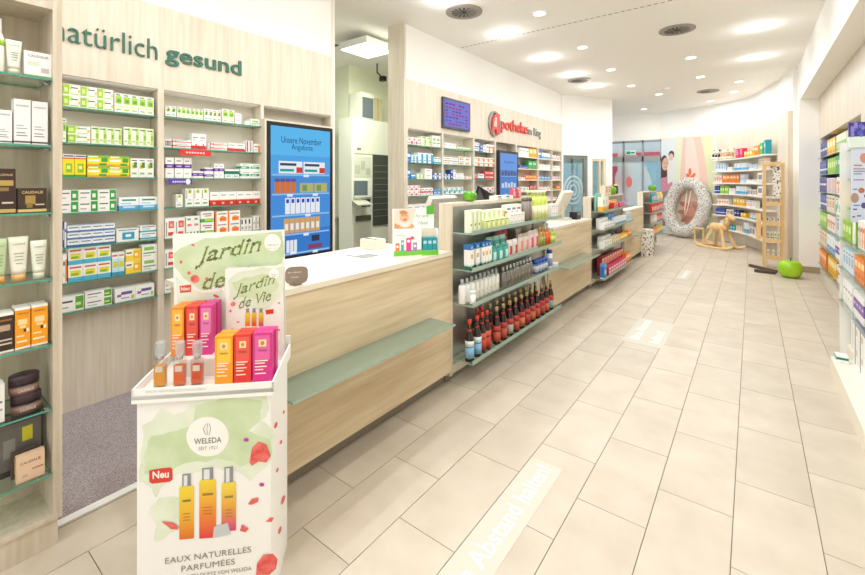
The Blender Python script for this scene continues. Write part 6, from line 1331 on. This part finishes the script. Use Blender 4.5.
# wooden rack
a0 = onz(770, 266); RX, RY = .30, 9.62
e = rack_e = empty('wooden_rack', (RX, RY, 0), 'tall narrow pine rack with small shelves behind the green apple', 'rack')
for x in (-.125, .125):
    for y in (-.14, .14): obj('post', B(RX + x - .024, RX + x + .024, RY + y - .024, RY + y + .024, 0, 1.84 if y < 0 else 1.84, PINE), e)
for z in (.16, .46, .75, 1.10, 1.8):
    obj('rack_shelf', B(RX - .101, RX + .101, RY - .116, RY + .116, z, z + .02, PINEY), e)
    for y in (-.152, .152): obj('rail', B(RX - .101, RX + .101, RY + y - .012, RY + y + .012, z, z + .065, PINEY), e)
obj('pattern_banner', B(RX - .01, RX + .10, RY - .112, RY - .106, 1.26, 1.78, SPECK), e)
for x in (-.22, -.12): pass
e = empty('rack_foot', (.08, 9.15, 0), 'dark flat wooden feet lying before the pine rack', 'rack foot')
obj('board', MB().slab([(-.05, 9.45, .002), (.30, 9.05, .002), (.34, 9.09, .002), (-.01, 9.49, .002)], (0, 0, 1), .045, M('#5a4a40', .6)), e)
obj('board', MB().slab([(.03, 8.93, .002), (.31, 8.90, .002), (.31, 8.96, .002), (.03, 8.99, .002)], (0, 0, 1), .045, M('#4f4239', .6)), e)
RACK = [(.481, 'white_greenline', .16, 4, 'white and green booklet box'), (.771, 'book_black', .12, 3, 'dark packet'), (.181, 'plain_white', .14, 3, 'white box'), (1.121, 'plum_dark', .12, 3, 'dusky packet')]
for z, d_, h, n, wds in RACK:
    for i in range(n):
        lb = f'{wds} on the pine rack'; put_box(d_, .034, .07, h, (RX - .072 + .144 * i / (n - 1), RY - .04, z), -PI / 2, plab(lb + ',', pos(i, n)).rstrip(','), lb)
for k, (dx, z) in enumerate(((-.235, .60), )):
    e = empty('tan_board', (RX - .235, RY - .05, 0), 'tan wooden board leaning beside the pine rack', 'board'); obj('board', MB().box(RX - .24, RX - .17, RY - .02, RY + .0, .48, .95, PINEY), e); obj('peg', B(RX - .17, RX - .149, RY - .02, RY, .7, .73, PINE), e)
for z in (1.28, 1.52):
    cdh = obj('card_holder', B(RX - .22, RX - .149, RY - .10, RY - .04, z, z + .16, M('#f2f0ec', .5)), rack_e); obj('card_print', B(RX - .21, RX - .16, RY - .101, RY - .10, z + .04, z + .12, M('#8d95a8', .5)), cdh)
# ================================================================== RIGHT HAND SHELVES
random.seed(3)
ru = empty('wall_shelf_unit', (1.1, 7.8, 0), 'glass shelves packed with cartons along the right wall', 'shelf')
obj('end_panel', B(.90, 1.28, 9.39, 9.42, 0, 2.22, M('#efece4', .5)), ru); obj('end_panel', B(.90, 1.28, 6.11, 6.14, 0, 2.22, WOODV), ru)
obj('back_panel', B(1.28, 1.315, 6.11, 9.42, 0, 2.22, M('#e4ddcf', .6)), ru); obj('plinth', B(.90, 1.28, 6.14, 9.39, 0, .10, M('#d8d0c0', .5)), ru)
RZ = [1.90, 1.63, 1.36, 1.09, .82, .52, .20]
for y in (6.95, 7.77, 8.58): obj('divider', B(.91, 1.28, y - .006, y + .006, .10, 2.22, GLASS), ru)
for z in RZ:
    for y0, y1 in ((6.145, 6.94), (6.96, 7.76), (7.78, 8.57), (8.59, 9.385)): gshelf(ru, .865, 1.278, y0, y1, z, .008, GEDGE2)
RP = [['deep_blue', 'yellow_carton', 'green_small', 'white_greenline'], ['navy_carton', 'lime_carton', 'emerald_carton', 'teal_dark'], ['deep_blue', 'red_stripe_up', 'orange_edge', 'orange_white'], ['navy_carton', 'beige_pack', 'teal_pattern', 'plain_white'], ['lime_carton', 'coral_white', 'pale_blue', 'plain_white'], ['beige_pack', 'skyblue_white', 'purple_small', 'plum_dark'], ['orange_carton', 'yellow_carton', 'coral_white', 'purple_print']]
RWN = {'deep_blue': 'deep blue', 'yellow_carton': 'yellow', 'green_small': 'leaf green', 'white_greenline': 'white and green', 'navy_carton': 'navy', 'lime_carton': 'lime', 'emerald_carton': 'emerald', 'teal_dark': 'dark teal', 'red_stripe_up': 'red striped', 'orange_edge': 'orange edged', 'orange_white': 'orange and white', 'beige_pack': 'beige', 'teal_pattern': 'teal patterned', 'plain_white': 'white', 'coral_white': 'coral', 'pale_blue': 'pale blue', 'skyblue_white': 'sky blue', 'purple_small': 'purple', 'plum_dark': 'dusky', 'orange_carton': 'orange', 'purple_print': 'purple printed'}
for k, z in enumerate(RZ):
    for q, d_ in enumerate(RP[k]):
        n = random.choice([3, 4]); h = random.uniform(.20, .245) if k else .23; y1 = (9.375, 8.56, 7.75, 6.93)[q]
        wrow(y1 - .76, y1, z, h, .885 + random.uniform(0, .02), n, 1, d_, f'{RWN[d_]} carton, {ORD[k]} shelf along right wall', .16, -1)
# near right unit
NX = .60
nu = empty('promotion_shelf', (.8, 4.0, 0), 'white promotion shelf with poster at the right edge', 'shelf')
obj('plinth', B(.505, .885, 2.6, 4.66, 0, .12, M('#efe8d8', .45)), nu)
obj('end_panel', B(.615, .885, 5.10, 5.135, 0, 1.86, M('#f0eee8', .45)), nu); obj('back_panel', B(.865, .885, 2.6, 5.10, .12, 1.9, M('#e9e6de', .5)), nu)
obj('base', B(.66, .865, 4.66, 5.10, 0, .12, M('#efe8d8', .45)), nu)
NZ = [1.04, .79, .50]
for z in NZ: gshelf(nu, NX, .864, 2.62, 5.10, z, .010, GEDGE2)
for z in (1.30, 1.55, 1.80): gshelf(nu, .66, .864, 4.66, 5.10, z, .008, GEDGE2)
# poster facing the camera
PY = 4.62
e = empty('promotion_poster', (.74, PY, 1.04), 'pale blue poster with round skin pictures and lavender header', 'poster')
obj('board', B(.62, .86, PY, PY + .02, 1.21, 1.79, M('#cdd3e2', .5)), e)
obj('lavender_header', B(.605, .862, PY - .012, PY + .02, 1.875, 1.985, M('#3b3488', .5)), e)
hd2 = obj('mint_box', B(.605, .862, PY - .012, PY + .03, 1.79, 1.875, M('#d8e6dc', .5)), e)
mb = MB()
for i in range(26): x = random.uniform(.62, .85); z = random.uniform(1.885, 1.975); mb.poly([(x + .012 * math.cos(a), PY - .0125 - i * .00002, z + .02 * math.sin(a)) for a in [2 * PI * j / 6 for j in range(6)]], M(random.choice(['#6a66c4', '#4a58b8', '#8d7ad0']), .5))
obj('lavender_print', mb, e)
obj('legs', MB().box(.63, .645, PY + .002, PY + .018, 1.0405, 1.21, WHITE).box(.84, .855, PY + .002, PY + .018, 1.0405, 1.21, WHITE), e)
pp = Plane((0, PY, 0), (0, -1, 0)); mb = MB()
for x, y, rx_, ry_, c in ((864, 158, 4, 5, '#c98a74'), (854.8, 198, 4.2, 5, '#a88a78'), (861.5, 190.5, 3.2, 2.8, '#b86a4a'), (864, 205.5, 3, 3, '#5a4a8a'), (866, 196, 2, 2, '#8a3a5a')): obj('round_picture', dec(MB(), pp, ell(x, y, rx_, ry_), M(c, .5), .0012), e)
mb = MB()
for x0, x1, y, c in ((854, 862, 165.5, '#b07a6a'), (853.5, 865, 169, '#a08a94'), (853.5, 865, 171.5, '#8a90a8'), (853.5, 862, 174, '#8a90a8'), (853.5, 864, 180, '#8a90a8'), (853, 857.5, 189.5, '#4a8ac0'), (853.5, 860, 205.5, '#4a8ac0'), (853, 857, 209.5, '#3a4a9a'), (852.5, 855, 217, '#4a4f6a'), (857, 861, 216, '#4a5fa0')): dec(mb, pp, [(x0, y - .8), (x1, y - .8), (x1, y + .5), (x0, y + .5)], M(c, .5), .0012)
obj('text_lines', mb, e)['kind'] = 'stuff'
NW = 'on the promotion shelf'
wrow(4.70, 5.08, 1.3005, .17, .68, 3, 1, 'yellow_carton', f'yellow carton, beside the poster {NW}', .12, -1); wrow(4.70, 5.08, 1.5505, .17, .68, 3, 1, 'skyblue_white', f'sky blue carton, beside the poster {NW}', .12, -1)
wrow(4.70, 5.08, 1.8005, .14, .68, 3, 1, 'plain_white', f'white carton, above the poster side {NW}', .12, -1); wrow(4.70, 5.08, 1.04, .16, .63, 3, 1, 'lime_carton', f'lime yellow carton, at the far end {NW}', .12, -1)
wrow(4.18, 4.42, 1.04, .20, .63, 3, 1, 'orange_edge', f'white and orange tube carton, under the poster {NW}', .10, -1)
wrow(3.86, 4.14, 1.04, .19, .63, 3, 1, 'purple_print', f'white and purple tube carton, under the poster {NW}', .10, -1)
wrow(4.60, 5.06, .79, .17, .63, 4, 1, 'pale_blue', f'pale blue carton, second tier {NW}', .14, -1); wrow(4.20, 4.56, .79, .18, .63, 3, 1, 'orange_carton', f'orange carton, second tier {NW}', .14, -1); wrow(3.6, 4.16, .79, .17, .63, 4, 1, 'navy_carton', f'navy carton, second tier {NW}', .14, -1)
wrow(4.64, 5.06, .50, .19, .63, 4, 1, 'plain_white', f'white carton, third tier {NW}', .14, -1); wrow(4.22, 4.60, .50, .19, .63, 4, 1, 'purple_small', f'purple carton, third tier {NW}', .14, -1); wrow(3.5, 4.18, .50, .14, .63, 4, 1, 'plum_dark', f'dusky carton, third tier {NW}', .14, -1)
wrow(4.08, 4.66, .12, .155, .635, 3, 2, 'white_black', f'black edged carton, far floor stack {NW}', .21, -1)
wrow(3.5, 4.04, .12, .155, .635, 2, 2, 'white_black', f'black edged carton, near floor stack {NW}', .21, -1)
wrow(4.685, 5.08, .1205, .30, .68, 2, 1, 'white_black', f'tall black edged carton, at the stack end {NW}', .16, -1)
put_box('teal_dark', .10, .07, .05, (.56, 4.58, .1205), PI, 'small white and green leaflet box on the plinth corner')
wrow(3.5, 4.6, .43, .035, .63, 4, 1, 'navy_carton', f'flat blue carton, lying on the floor stack {NW}', .16, -1)
# ================================================================== past 300 of a kind: the smallest in view become one stuff object
bpy.context.view_layer.update()
def view_size(o):
    d = o.location.x * FV[0] + o.location.y * FV[1]; b = o.bound_box; hgt = b[6][2] - b[0][2]; wdt = abs(b[6][1] - b[0][1])
    facing = abs(math.cos(math.atan2(o.location.y, o.location.x) - o.rotation_euler.z)); return hgt * wdt * max(facing, .2) / d ** 2
for kind, lb in (('medicine_carton', 'small medicine boxes filling the far bays of the logo wall'), ('care_carton', 'small care product boxes in the rows of the far shelves')):
    os_ = sorted([o for o in bpy.data.objects if o.name.split('.')[0] == kind], key=view_size, reverse=True)
    print('KIND', kind, len(os_))
    if len(os_) <= 300: continue
    mb = MB()
    for o in os_[295:]:
        mw = Matrix.Translation(o.location) @ Matrix.Rotation(o.rotation_euler.z, 4, 'Z'); me = o.data
        mb.add([mw @ v.co for v in me.vertices], [tuple(p.vertices) for p in me.polygons], [me.materials[p.material_index] for p in me.polygons])
        bpy.data.objects.remove(o)
    tag(obj(kind + '_stock', mb), lb, 'boxes', kind='stuff')
# ================================================================== label check (console only)
bad = [l for l, g, n in LABELS if not 4 <= len(l.split()) <= 16]
seen = {}
for l, g, n in LABELS: seen.setdefault(l, set()).add(g)
cnt = {}
for l, g, n in LABELS: cnt[l] = cnt.get(l, 0) + 1
print('LABELCHECK', len(LABELS), 'bad', bad[:6], 'dup-nogroup', [l for l in cnt if cnt[l] > 1 and None in seen[l]][:8], 'objects', len(bpy.data.objects))
